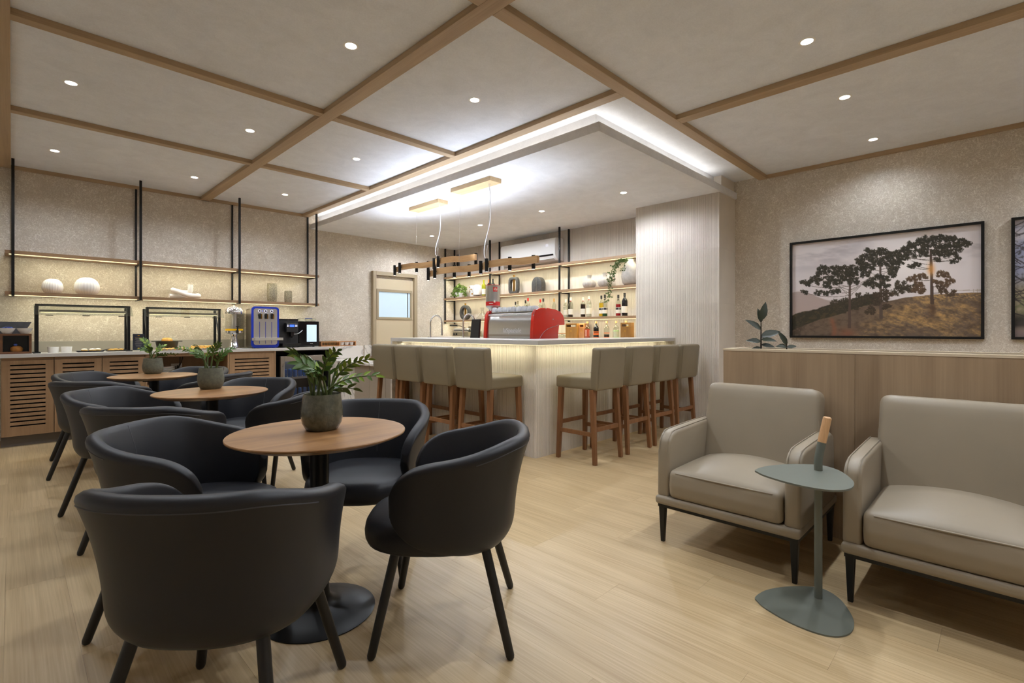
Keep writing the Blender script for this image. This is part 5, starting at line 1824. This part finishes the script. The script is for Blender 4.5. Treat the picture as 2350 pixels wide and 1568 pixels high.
# side profile in X (depth) and Z, barista side at +X
side = [(0.0, 0.0), (-0.012, 0.17), (0.0, 0.33), (0.014, 0.42), (0.045, 0.462), (0.11, 0.478), (0.24, 0.482), (0.36, 0.472), (0.45, 0.45), (0.50, 0.41), (0.525, 0.36), (0.53, 0.30), (0.43, 0.295), (0.415, 0.2), (0.41, 0.0)]
MB().prism(side, 0.0, 0.045, 'XZ').build('side_panel', 'red_gloss', em, bevel=0.006, seg=3, smooth=40)
MB().prism(side, 0.74, 0.785, 'XZ').build('side_panel', 'red_gloss', em, bevel=0.006, seg=3, smooth=40)
inner = [(0.02, 0.0), (0.012, 0.17), (0.02, 0.33), (0.035, 0.40), (0.07, 0.44), (0.42, 0.44), (0.46, 0.40), (0.46, 0.3), (0.40, 0.29), (0.39, 0.0)]
MB().prism(inner, 0.045, 0.74, 'XZ').build('body', 'steel', em, smooth=40)
MB().add([(0.009, 0.06, 0.17), (0.009, 0.725, 0.17), (0.021, 0.725, 0.235), (0.021, 0.06, 0.235), (0.012, 0.06, 0.17), (0.012, 0.725, 0.17), (0.024, 0.725, 0.235), (0.024, 0.06, 0.235)], [(0, 1, 2, 3)]).build('back_plate', 'brushed_steel', em, fix=False)
MB().tube([(0.035, 0.045, 0.415), (0.035, 0.74, 0.415)], 0.012, 14).build('rim', 'chrome', em, smooth=40)
put('lettering', text_mesh('laSpaziale', 0.075, 'cable_white', 0.0008), em, loc=(0.0085, 0.33, 0.235), rot=(PI / 2 - 0.06, 0, -PI / 2))
MB().tube(spline([(0.02, -0.002, 0.005), (0.08, -0.002, 0.13), (0.20, -0.002, 0.24), (0.42, -0.002, 0.30)], 8), 0.0022, 6).build('trim_line', 'chrome', em, smooth=60)
for x, z in ((0.07, 0.10), (0.32, 0.36), (0.2, 0.476), (-0.003, 0.4)):
    MB().lathe([(0, 0), (0.007, 0), (0.006, 0.003), (0, 0.004)], 12).xform(Matrix.Translation((x, 0.0, z)) @ Matrix.Rotation(PI / 2, 4, 'X')).build('bolt', 'chrome', em, smooth=40)
for y in (0.25, 0.52):
    MB().tube([(0.43, y, 0.29), (0.43, y, 0.22)], 0.035, 18).tube([(0.44, y, 0.225), (0.60, y, 0.20)], 0.014, 12).build('group_head', 'chrome', em, smooth=40)
MB().box(0.06, 0.05, 0.4405, 0.42, 0.735, 0.448).build('cup_rail', 'steel', em)
# upturned cups on the machine
ucup = MB().lathe([(0, 0.058), (0.018, 0.058), (0.028, 0.045), (0.034, 0.02), (0.035, 0.0), (0.0335, 0.0), (0.030, 0.02), (0.022, 0.046), (0, 0.052)], 26).mesh('espresso_cup', 'cup_grey', smooth=50)
hnd = MB().tube(spline([(0.033, 0, 0.015), (0.05, 0, 0.02), (0.05, 0, 0.035), (0.03, 0, 0.042)], 5), 0.0035, 8).mesh('handle', 'cup_grey', smooth=60)
cn = 'first second third fourth fifth sixth seventh eighth ninth tenth'.split()
for i in range(9):
    y = 4.235 - i * 0.078
    o = thing('espresso_cup', 'upturned white cup in the row on the espresso machine, %s from the coffee tin' % cn[i], 'cup', (3.99 + (0.012 if i % 2 else 0), y, 1.3881), 0.6 * i + 2, 'cups on the espresso machine')
    put('bowl', ucup, o)
    put('handle', hnd, o)
for i in range(8):
    y = 4.20 - i * 0.078
    o = thing('espresso_cup', 'upturned white cup in the back row on the espresso machine, %s from the coffee tin' % cn[i], 'cup', (4.075, y, 1.3881), 0.9 * i, 'cups on the espresso machine')
    put('bowl', ucup, o)
    put('handle', hnd, o)
# grinder with the coffee tin as hopper
gr = thing('coffee_grinder', 'black coffee grinder beside the espresso machine, carrying the silver tin', 'coffee grinder', (4.15, 4.44, 0.94))
MB().box(-0.09, -0.08, 0, 0.12, 0.08, 0.03).box(-0.07, -0.06, 0.03, 0.08, 0.06, 0.38).build('body', 'black_plastic', gr, bevel=0.01, seg=3)
MB().prism([(-0.30, 0.0), (-0.265, 0.0), (-0.235, 0.37), (-0.255, 0.37)], -0.05, 0.10, 'XZ').build('side_flap', 'black_plastic', gr, bevel=0.004)
MB().lathe([(0.05, 0.38), (0.045, 0.42), (0.04, 0.445), (0.034, 0.452), (0.034, 0.47), (0.0, 0.47)], 24).build('collar', 'label_dark', gr, smooth=40)
MB().lathe([(0.036, 0.47), (0.04, 0.49), (0.0, 0.49)], 24).build('ring', 'white_plastic', gr, smooth=40)
tn = thing('coffee_tin', 'silver coffee tin with a red square logo and a red base band', 'tin', (4.15, 4.44, 1.43))
MB().lathe([(0, 0), (0.04, 0.0), (0.085, 0.035), (0.087, 0.04), (0.087, 0.30), (0, 0.30)], 48).build('body', 'steel', tn, smooth=35)
MB().lathe([(0.0878, 0.05), (0.0878, 0.098)], 48).build('band', 'signal_red', tn, smooth=35)
MB().lathe([(0.0895, 0.296), (0.0895, 0.302), (0.0, 0.302)], 48).build('rim', 'signal_red', tn, smooth=35)


def on_tin(name, w, h, zc, ang, mat, r=0.0880, n=8):
    vs_, fs_ = [], []
    for i in range(n + 1):
        a = ang + (i / n - 0.5) * w / r
        vs_ += [(r * math.cos(a), r * math.sin(a), zc - h / 2), (r * math.cos(a), r * math.sin(a), zc + h / 2)]
    for i in range(n):
        fs_.append((i * 2, i * 2 + 2, i * 2 + 3, i * 2 + 1))
    return MB().add(vs_, fs_).build(name, mat, tn, smooth=60)


ta = R(225 + 22)
on_tin('logo_square', 0.056, 0.056, 0.245, ta, 'signal_red')
lg_ = text_mesh('illy', 0.046, 'sugar_white', 0.0004, shear=0.25)
put('logo_lettering', lg_, tn, loc=(0.0905 * math.cos(ta), 0.0905 * math.sin(ta), 0.247), rot=(PI / 2, 0, ta + PI / 2))
on_tin('logo_heart', 0.022, 0.026, 0.098, ta - 0.12, 'sugar_white', 0.0884)
on_tin('band_text', 0.05, 0.008, 0.074, ta - 0.62, 'sugar_white', 0.0884)


# gooseneck taps
def gooseneck(x, y, label):
    t = thing('bar_tap', label, 'tap', (x, y, 0.94), 0, 'gooseneck taps behind the bar')
    MB().lathe([(0.026, 0), (0.024, 0.02), (0.014, 0.03), (0.0, 0.03)], 20).build('base', 'chrome', t, smooth=40)
    p = [(0, 0, 0.02), (0, 0, 0.28)]
    p += [(0.095 - 0.095 * math.cos(a), 0, 0.335 + 0.105 * math.sin(a)) for a in [PI * i / 12 for i in range(13)]]
    p += [(0.19, 0, 0.30), (0.19, 0, 0.25)]
    MB().tube(p, 0.0105, 14).build('spout', 'chrome', t, smooth=60)
    MB().tube([(0.19, 0, 0.26), (0.19, 0, 0.17)], 0.0135, 14).build('spray_head', 'chrome', t, smooth=40)
    MB().tube([(0, 0.015, 0.14), (0, 0.06, 0.15)], 0.006, 10).build('lever', 'chrome', t, smooth=40)


gooseneck(3.93, 5.42, 'chrome gooseneck tap behind the bar, closer to the kitchen door')
gooseneck(3.93, 4.74, 'chrome gooseneck tap behind the bar, closer to the espresso machine')

# ------------------------------------------------------------------ bar shelf things
SX = 5.93
Z3, Z2, Z1 = 1.79, 1.375, 1.065


def scatter_leaves(name, mat, parent, pts, size, seed):
    """many small leaves joined into one foliage part"""
    rn_ = random.Random(seed)
    mb = MB()
    for p in pts:
        p = Vector(p)
        d = Vector((rn_.uniform(-1, 1), rn_.uniform(-1, 1), rn_.uniform(-0.8, 0.3))).normalized()
        u = d.orthogonal().normalized()
        s = size * rn_.uniform(0.7, 1.2)
        w = d.cross(u) * 0.42 * s
        n_ = u * 0.12 * s
        mb.add([p, p + d * s * 0.45 + w + n_, p + d * s, p + d * s * 0.45 - w + n_, p + d * s * 0.45], [(0, 1, 4), (1, 2, 4), (2, 3, 4), (3, 0, 4)])
    o = mb.build(name, mat, parent, fix=False)
    o['kind'] = 'stuff'
    return o


pp = thing('pothos_plant', 'pale green pothos in a white woven pot on the bar shelf', 'potted plant', (SX, 7.25, Z3))
MB().lathe([(0, 0), (0.075, 0), (0.085, 0.01), (0.09, 0.08), (0.085, 0.10), (0.078, 0.10), (0.08, 0.03), (0, 0.02)], 40, mod=lambda a, z: 1 + 0.03 * math.cos(20 * a)).build('pot', 'porcelain', pp, smooth=50)
rn = random.Random(2)
pl_ = []
for i in range(190):
    a, r_ = rn.uniform(0, 6.28), rn.uniform(0, 1) ** 0.5 * 0.15
    pl_.append((r_ * math.cos(a) * 0.8 - 0.01, r_ * math.sin(a) * 1.2, 0.12 + 0.16 * (1 - (r_ / 0.15) ** 2) * rn.random() - (0.10 * rn.random() if r_ > 0.11 else 0)))
scatter_leaves('foliage', 'pothos_green', pp, pl_, 0.052, 1)
cwj = thing('spotted_jug', 'white ceramic jug with brown spots on the bar shelf', 'jug', (SX, 6.83, Z3))
MB().lathe([(0, 0), (0.085, 0), (0.09, 0.05), (0.098, 0.14), (0.105, 0.205), (0.10, 0.205), (0.09, 0.1), (0, 0.02)], 36).build('body', 'porcelain', cwj, smooth=45)
MB().lathe([(0, 0.02), (0.07, 0.03), (0.085, 0.12), (0.07, 0.19), (0.04, 0.215), (0, 0.22)], 28, (-0.02, -0.09, 0)).build('front_bulge', 'porcelain', cwj, smooth=60)
for a, z in ((200, 0.05), (168, 0.09), (190, 0.13), (170, 0.17), (150, 0.12)):
    r_ = 0.092 + z * 0.06
    MB().lathe([(0, -0.002), (0.014, -0.002), (0.012, 0.003), (0, 0.004)], 12).xform(Matrix.Translation((r_ * math.cos(R(a)), r_ * math.sin(R(a)), z)) @ Matrix.Rotation(R(a), 4, 'Z') @ Matrix.Rotation(PI / 2, 4, 'Y')).build('spot', 'gold', cwj)


def bottle(name, label, y, z, h, r, glass, liquid, fill, cap, lab=None, lab_z=(0.22, 0.5), x=SX, cap_h=0.05, bands=(), neck=0.34, group='bottles on the bar shelves', round_=False):
    t = thing(name, label, 'bottle', (x, y, z), random.uniform(0, 6), group)
    nr = max(0.011, r * 0.34)
    sh_ = h * (1 - neck)
    if round_:
        pr = [(0, 0), (r * .93, 0), (r, 0.01), (r, sh_ * .80), (r * .9, sh_ * .92), (r * .6, sh_), (nr, sh_ + 0.012), (nr, h - cap_h), (0, h - cap_h)]
    else:
        pr = [(0, 0), (r * .93, 0), (r, 0.008), (r, sh_), (r * .75, sh_ + h * 0.07), (nr, sh_ + h * 0.15), (nr, h - cap_h), (0, h - cap_h)]
    MB().lathe(pr, 24).build('body', glass, t, smooth=45)
    if liquid:
        lv = sh_ * fill
        MB().lathe([(0, 0.004), (r * .9, 0.006), (r * .92, lv), (0, lv)], 20).build('liquid', liquid, t, smooth=45)
    MB().lathe([(nr * 1.18, h - cap_h), (nr * 1.2, h), (0, h)], 16).build('cap', cap, t, smooth=40)
    if lab:
        MB().lathe([(r * 1.012, h * lab_z[0]), (r * 1.012, h * lab_z[1])], 24).build('label', lab, t, smooth=40)
    for z0, z1, m_ in bands:
        rr = (r if z0 < sh_ / h else nr) * 1.02
        MB().lathe([(rr, h * z0), (rr, h * z1)], 20).build('band', m_, t, smooth=40)
    return t


bottle('wine_bottle', 'green-gold wine bottle with a white label beside the spotted jug', 6.58, Z3, 0.29, 0.038, 'wine_glass', None, 0, 'wine_glass', 'label_cream', (0.12, 0.45))
bottle('wine_bottle', 'wine bottle with an orange capsule behind the coffee tin', 6.44, Z3, 0.29, 0.038, 'dark_glass', None, 0, 'orange_print', 'label_cream', cap_h=0.07)
bottle('wine_bottle', 'wine bottle with a black capsule behind the coffee tin', 6.345, Z3, 0.295, 0.038, 'dark_glass', None, 0, 'label_dark', 'label_cream', cap_h=0.07)


# ring vases
def ring_vase(y, z, w, h, d, corner, label, tube_h):
    t = thing('ring_vase', label, 'vase', (SX, y, z), 0, 'dark ring vases with a brass tube')

    def loop(k):
        o = []
        for i in range(48):
            a = 2 * PI * i / 48
            o.append((w / 2 * k * sgnpow(math.cos(a), 2 / corner), h / 2 * (1 - (1 - k) * w / h) * sgnpow(math.sin(a), 2 / corner) + h / 2))
        return o
    out, inn = loop(1.0), loop(0.62)
    mb = MB()
    n = 48
    vs_ = [(-d / 2, a, b) for a, b in out] + [(-d / 2, a, b) for a, b in inn] + [(d / 2, a, b) for a, b in out] + [(d / 2, a, b) for a, b in inn]
    fs_ = []
    for i in range(n):
        j = (i + 1) % n
        fs_ += [(i, j, n + j, n + i), (2 * n + i, 3 * n + i, 3 * n + j, 2 * n + j), (i, 2 * n + i, 2 * n + j, j), (n + i, n + j, 3 * n + j, 3 * n + i)]
    mb.add(vs_, fs_).build('ring', 'dark_stone_vase', t, bevel=0.006, smooth=40)
    MB().tube([(0, 0, 0.03), (0, 0, h + tube_h)], 0.017, 16).build('tube', 'brass', t, smooth=40)


ring_vase(5.825, Z3, 0.22, 0.285, 0.055, 4.0, 'dark rectangular ring vase with a brass tube on the bar shelf', 0.035)
ring_vase(7.09, Z2, 0.28, 0.275, 0.06, 2.0, 'dark oval ring vase with a brass tube on the bar shelf', 0.035)
av = thing('arch_vase', 'dark grey arch-shaped vase on the bar shelf', 'vase', (SX, 5.275, Z3))
ap = [(-0.10, 0.0), (0.10, 0.0)] + [(0.105 * math.cos(a) if abs(math.cos(a)) > 0 else 0, 0.115 + 0.13 * math.sin(a)) for a in [PI * i / 20 for i in range(21)]]
MB().prism(ap, -0.055, 0.055, 'YZ').build('body', 'dark_stone_vase', av, bevel=0.008, seg=3, smooth=40)
MB().prism([(-0.002, 0.01), (0.002, 0.01), (0.002, 0.235), (-0.002, 0.235)], -0.0565, -0.055, 'YZ').build('groove', 'stove_grey', av)
for y, s, lb in ((4.287, 1.0, 'pale fluted vase with a narrow neck, nearer the shelf post'), (4.017, 1.06, 'pale fluted vase with a narrow neck, nearer the trailing ivy')):
    t = thing('fluted_vase', lb, 'vase', (SX, y, Z3), 0, 'pale fluted vases')
    MB().lathe([(r_ * s, z * s) for r_, z in ((0, 0), (0.055, 0), (0.075, 0.02), (0.094, 0.055), (0.092, 0.085), (0.07, 0.115), (0.035, 0.13), (0.026, 0.145), (0.028, 0.17), (0.034, 0.195), (0.03, 0.195), (0.02, 0.15), (0, 0.14))], 72, mod=lambda a, z: 1 + (0.05 * math.cos(14 * a) if 0.008 < z < 0.125 else 0)).build('body', 'stone_ceramic', t, smooth=60)
jg = thing('tall_jug', 'tall pale ceramic urn against the ribbed column, ivy growing from it', 'urn', (SX, 3.60, Z3))
MB().lathe([(0, 0), (0.08, 0), (0.11, 0.04), (0.128, 0.12), (0.12, 0.20), (0.09, 0.27), (0.06, 0.31), (0.052, 0.34), (0.058, 0.355), (0.045, 0.355), (0.04, 0.32), (0, 0.30)], 40).build('body', 'stone_ceramic', jg, smooth=60)
iv = thing('trailing_ivy', 'trailing green ivy hanging over the bar shelf from the urn', 'trailing plant', (SX, 3.60, Z3 + 0.352))
rn = random.Random(6)
iv_pts = []
paths = [[(0, 0, 0.0), (-0.06, 0.10, 0.02), (-0.15, 0.20, -0.15), (-0.17, 0.235, -0.35), (-0.175, 0.25, -0.58)],
         [(0, 0, 0.0), (-0.07, 0.07, 0.01), (-0.15, 0.16, -0.16), (-0.17, 0.20, -0.34), (-0.175, 0.21, -0.50)],
         [(0, 0, 0.0), (-0.05, 0.13, -0.0), (-0.12, 0.21, -0.12), (-0.16, 0.25, -0.30)],
         [(0, 0, 0.0), (-0.08, 0.01, 0.0), (-0.13, 0.02, -0.08), (-0.13, 0.03, -0.16)],
         [(0, 0, 0.0), (-0.08, 0.10, 0.0), (-0.14, 0.15, -0.10), (-0.165, 0.19, -0.26)]]
vm = MB()
for k, p in enumerate(paths):
    sp = spline(p, 8)
    vm.tube(sp, 0.002, 5)
    for i in range(95 if k != 3 else 30):
        q = sp[min(len(sp) - 1, int(len(sp) * rn.random() ** 1.25))]
        iv_pts.append((q.x + rn.uniform(-.026, .026), q.y + rn.uniform(-.03, .03), q.z + rn.uniform(-.025, .025)))
vm.build('vine', 'stem_green', iv, smooth=60)
scatter_leaves('foliage', 'ivy_green', iv, iv_pts, 0.03, 3)

# syrup bottles, middle shelf
sy = [(4.70, 0.275, 0.035, 'bottle_glass', 'syrup_clear', 0.8, 'label_cream', 'label_cream', (), 'clear syrup bottle with a pale cap beside the shelf post'),
      (4.605, 0.30, 0.037, 'bottle_glass', 'syrup_brown', 0.45, 'label_cream', 'label_cream', ((0.80, 0.84, 'red_print'),), 'syrup bottle with a white label and red neck stripe by the shelf post'),
      (4.375, 0.29, 0.037, 'bottle_glass', 'syrup_brown', 0.98, 'label_cream', 'label_cream', ((0.80, 0.84, 'red_print'),), 'dark brown syrup bottle with a white label and red neck stripe'),
      (4.272, 0.305, 0.037, 'bottle_glass', 'syrup_clear', 0.9, 'label_cream', 'label_cream', ((0.80, 0.84, 'red_print'),), 'clear syrup bottle with a red neck stripe next to the brown one'),
      (4.055, 0.30, 0.034, 'bottle_glass', 'syrup_yellow', 0.98, 'label_dark', 'label_cream', ((0.3, 0.4, 'label_dark'),), 'yellow syrup bottle with a black cap'),
      (3.995, 0.31, 0.036, 'bottle_glass', 'syrup_green', 0.4, 'label_dark', 'label_cream', ((0.3, 0.4, 'label_dark'), (0.74, 0.8, 'label_dark')), 'half-empty green syrup bottle with a black cap'),
      (3.775, 0.295, 0.036, 'bottle_glass', 'syrup_red', 0.85, 'label_dark', 'label_cream', ((0.3, 0.4, 'label_dark'), (0.74, 0.8, 'label_dark')), 'red syrup bottle with a black cap'),
      (3.675, 0.315, 0.040, 'dark_glass', None, 0, 'label_dark', 'label_cream', ((0.74, 0.8, 'label_dark'),), 'black liqueur bottle with a white label at the shelf end')]
for y, h, r_, g, lq, fl, cp, lb_, bd, lb in sy:
    bottle('syrup_bottle', lb, y, Z2, h, r_, g, lq, fl, cp, lb_, (0.14, 0.42), bands=bd, x=5.90)
for i, (y, h, cp) in enumerate(((5.79, 0.285, 'label_dark'), (5.735, 0.295, 'stove_grey'), (5.56, 0.30, 'label_dark'), (5.505, 0.335, 'red_print'), (5.235, 0.30, 'red_print'), (5.175, 0.31, 'label_dark'), (4.955, 0.30, 'cork'))):
    bottle('spirit_bottle', ('bottle with a dark cap half hidden behind the cups, furthest from the post', 'bottle with a grey cap half hidden behind the cups', 'bottle with a white-banded dark cap behind the cups', 'tallest bottle with a red neck behind the cups',
                             'bottle with a bright red cap behind the cups', 'bottle with a black cap next to the red-capped one', 'clear bottle with a cork cap and red tag by the shelf post')[i], y, Z2, h, 0.036, 'bottle_glass', 'syrup_clear', 0.6, cp, 'label_cream' if i < 6 else 'red_print', (0.14, 0.42))
dc = thing('decanter', 'clear glass decanter on the lower bar shelf', 'decanter', (SX, 6.62, Z2))
MB().lathe([(0, 0), (0.11, 0), (0.115, 0.015), (0.09, 0.07), (0.04, 0.12), (0.026, 0.17), (0.04, 0.215), (0.038, 0.215), (0.024, 0.17), (0.037, 0.12), (0.087, 0.07), (0.11, 0.017), (0, 0.006)], 32).build('body', 'clear_glass', dc, smooth=50)

# lower row on the back counter
lo = [(4.318, 0.035, 'syrup_rose', 0.72, 'label_cream', 'rose-red cordial bottle with a cork stopper beside the wooden boxes', 'cork', 0.038, ((0.1, 0.55, 'syrup_rose'),)),
      (4.165, 0.0, 'dark_glass', 0.0, None, 'black cordial bottle with an orange printed pattern and cork stopper', 'cork', 0.039, ((0.02, 0.07, 'orange_print'), (0.2, 0.24, 'orange_print'), (0.28, 0.31, 'orange_print'), (0.36, 0.4, 'orange_print'))),
      (3.985, 0.0, 'syrup_brown', 0.32, None, 'clear cordial bottle with an orange base band and cork stopper', 'cork', 0.039, ((0.02, 0.08, 'orange_print'), (0.3, 0.33, 'orange_print'))),
      (3.828, 0.0, 'syrup_clear', 0.7, None, 'clear cordial bottle with a light green base band and cork stopper', 'cork', 0.039, ((0.02, 0.08, 'green_print'), (0.42, 0.45, 'green_print'))),
      (3.672, 0.0, 'syrup_yellow', 0.98, None, 'yellow cordial bottle with a cork stopper beside the column', 'cork', 0.038, ())]
for y, _, lq, fl, lb_, lb, cp, r_, bd in lo:
    if lq == 'dark_glass':
        bottle('cordial_bottle', lb, y, Z1, 0.245, r_, 'dark_glass', None, 0, cp, None, bands=bd, neck=0.28, cap_h=0.03, round_=True, group='cordial bottles on the back counter')
    else:
        bottle('cordial_bottle', lb, y, Z1, 0.245, r_, 'bottle_glass', lq, fl, cp, lb_, (0.12, 0.5) if lb_ else (0, 0), bands=bd, neck=0.28, cap_h=0.03, round_=True, group='cordial bottles on the back counter')
for y0, y1, x, lb, mt in ((4.68, 4.47, 5.98, 'dark wooden box with a slotted lid behind the espresso machine', 'box_wood'), (4.465, 4.36, 6.02, 'lighter wooden box next to the slotted dark one', 'tray_wood'), (3.645, 3.505, 5.86, 'dark wooden box against the ribbed column', 'box_wood')):
    t = thing('wooden_box', lb, 'box', (x - 0.05, (y0 + y1) / 2, Z1), 0, 'wooden boxes on the back counter')
    w = y0 - y1
    MB().box(-0.06, -w / 2, 0, 0.05, w / 2, 0.165).build('body', mt, t, bevel=0.002)
    MB().box(-0.06, -w / 2, 0.195, 0.05, w / 2, 0.218).box(-0.06, -w / 2, 0.165, 0.05, -w / 2 + 0.02, 0.195).box(-0.06, w / 2 - 0.02, 0.165, 0.05, w / 2, 0.195).build('lid', mt, t, bevel=0.002)
    MB().box(-0.062, -0.01, 0.10, -0.06, 0.01, 0.112).build('clasp', 'gold', t)
sb = thing('glass_dome', 'upturned glass bowl with a wooden ring beside the wooden boxes', 'bowl', (5.92, 4.80, Z1))
MB().lathe([(0.07, 0), (0.075, 0.01), (0.06, 0.045), (0.03, 0.06), (0, 0.063)], 28).build('body', 'bottle_glass', sb, smooth=50)
MB().box(-0.03, -0.10, 0.063, 0.0, 0.10, 0.075).build('ring', 'tray_wood', sb)

# contact grill and small cooker by the door wall
sg = thing('contact_grill', 'steel contact grill with a raised black handle on the back counter', 'grill', (5.85, 6.95, Z1))
MB().box(-0.16, -0.22, 0.01, 0.16, 0.22, 0.09).build('body', 'stove_grey', sg, bevel=0.006)
MB().box(-0.16, -0.22, 0.10, 0.16, 0.22, 0.105).build('plate', 'slot_black', sg)
MB().rbox((0, 0.02, 0.13), (0.3, 0.40, 0.05), 0.02, cuts=3).build('lid', 'steel', sg, smooth=60)
MB().tube([(-0.1, -0.20, 0.13), (-0.1, 0.08, 0.20), (-0.1, 0.16, 0.205)], 0.012, 12).build('arm', 'stove_grey', sg, smooth=40)
MB().tube([(-0.1, 0.14, 0.205), (-0.1, 0.36, 0.21)], 0.016, 12).build('handle', 'black_plastic', sg, smooth=40)
MB().box(-0.07, -0.23, 0.09, 0.06, -0.12, 0.19).build('hinge_block', 'stove_grey', sg, bevel=0.003)
MB().lathe([(0.007, 0), (0.007, 0.03), (0.02, 0.035), (0.007, 0.045), (0.02, 0.06), (0, 0.06)], 14, (0, -0.18, 0.19)).build('knob', 'black_plastic', sg, smooth=40)
for y in (0.1, 0.17):
    MB().lathe([(0.018, 0), (0.016, 0.014), (0, 0.014)], 14).xform(Matrix.Translation((-0.16, y, 0.05)) @ Matrix.Rotation(-PI / 2, 4, 'Y')).build('dial', 'black_plastic', sg)

# ------------------------------------------------------------------ rubber plants in the planter
def rubber_plant(y, x, stems, label):
    t = thing('rubber_plant', label, 'plant', (x, y, 0.96), 0, 'rubber plants in the planter wall')
    for dx, dy, h, lv in stems:
        st = MB().tube([(0, 0, 0), (dx * 0.5, dy * 0.5, h * 0.55), (dx, dy, h)], [0.006, 0.005, 0.003], 8).build('stem', 'soil', t, smooth=60)
        for f, az, el, ls in lv:
            p = Vector((dx * f, dy * f, h * f))
            d = Vector((math.cos(R(az)) * math.cos(R(el)), math.sin(R(az)) * math.cos(R(el)), math.sin(R(el))))
            nrm = Vector((-0.62, -0.55, 0.55))
            leaf_at(st, p, d, nrm, ls, 'leaf_dark')
    return t


rubber_plant(1.14, 3.50, [(0.0, 0.0, 0.28, [(1.0, -60, 75, 0.13), (0.95, 100, 82, 0.10), (0.78, 135, 38, 0.12), (0.62, -45, 18, 0.145), (0.6, -20, 5, 0.11), (0.5, 140, 8, 0.10), (0.42, -60, -5, 0.09), (0.36, 120, -10, 0.07), (0.55, -100, 0, 0.10)])],
             'young rubber plant rising above the planter wall next to the column')
rubber_plant(0.985, 3.50, [(0.0, 0.0, 0.13, [(0.9, 140, 62, 0.11), (0.85, 160, 5, 0.09), (0.8, -45, 12, 0.07)])],
             'low rubber plant leaf peeking over the planter wall left of the picture')
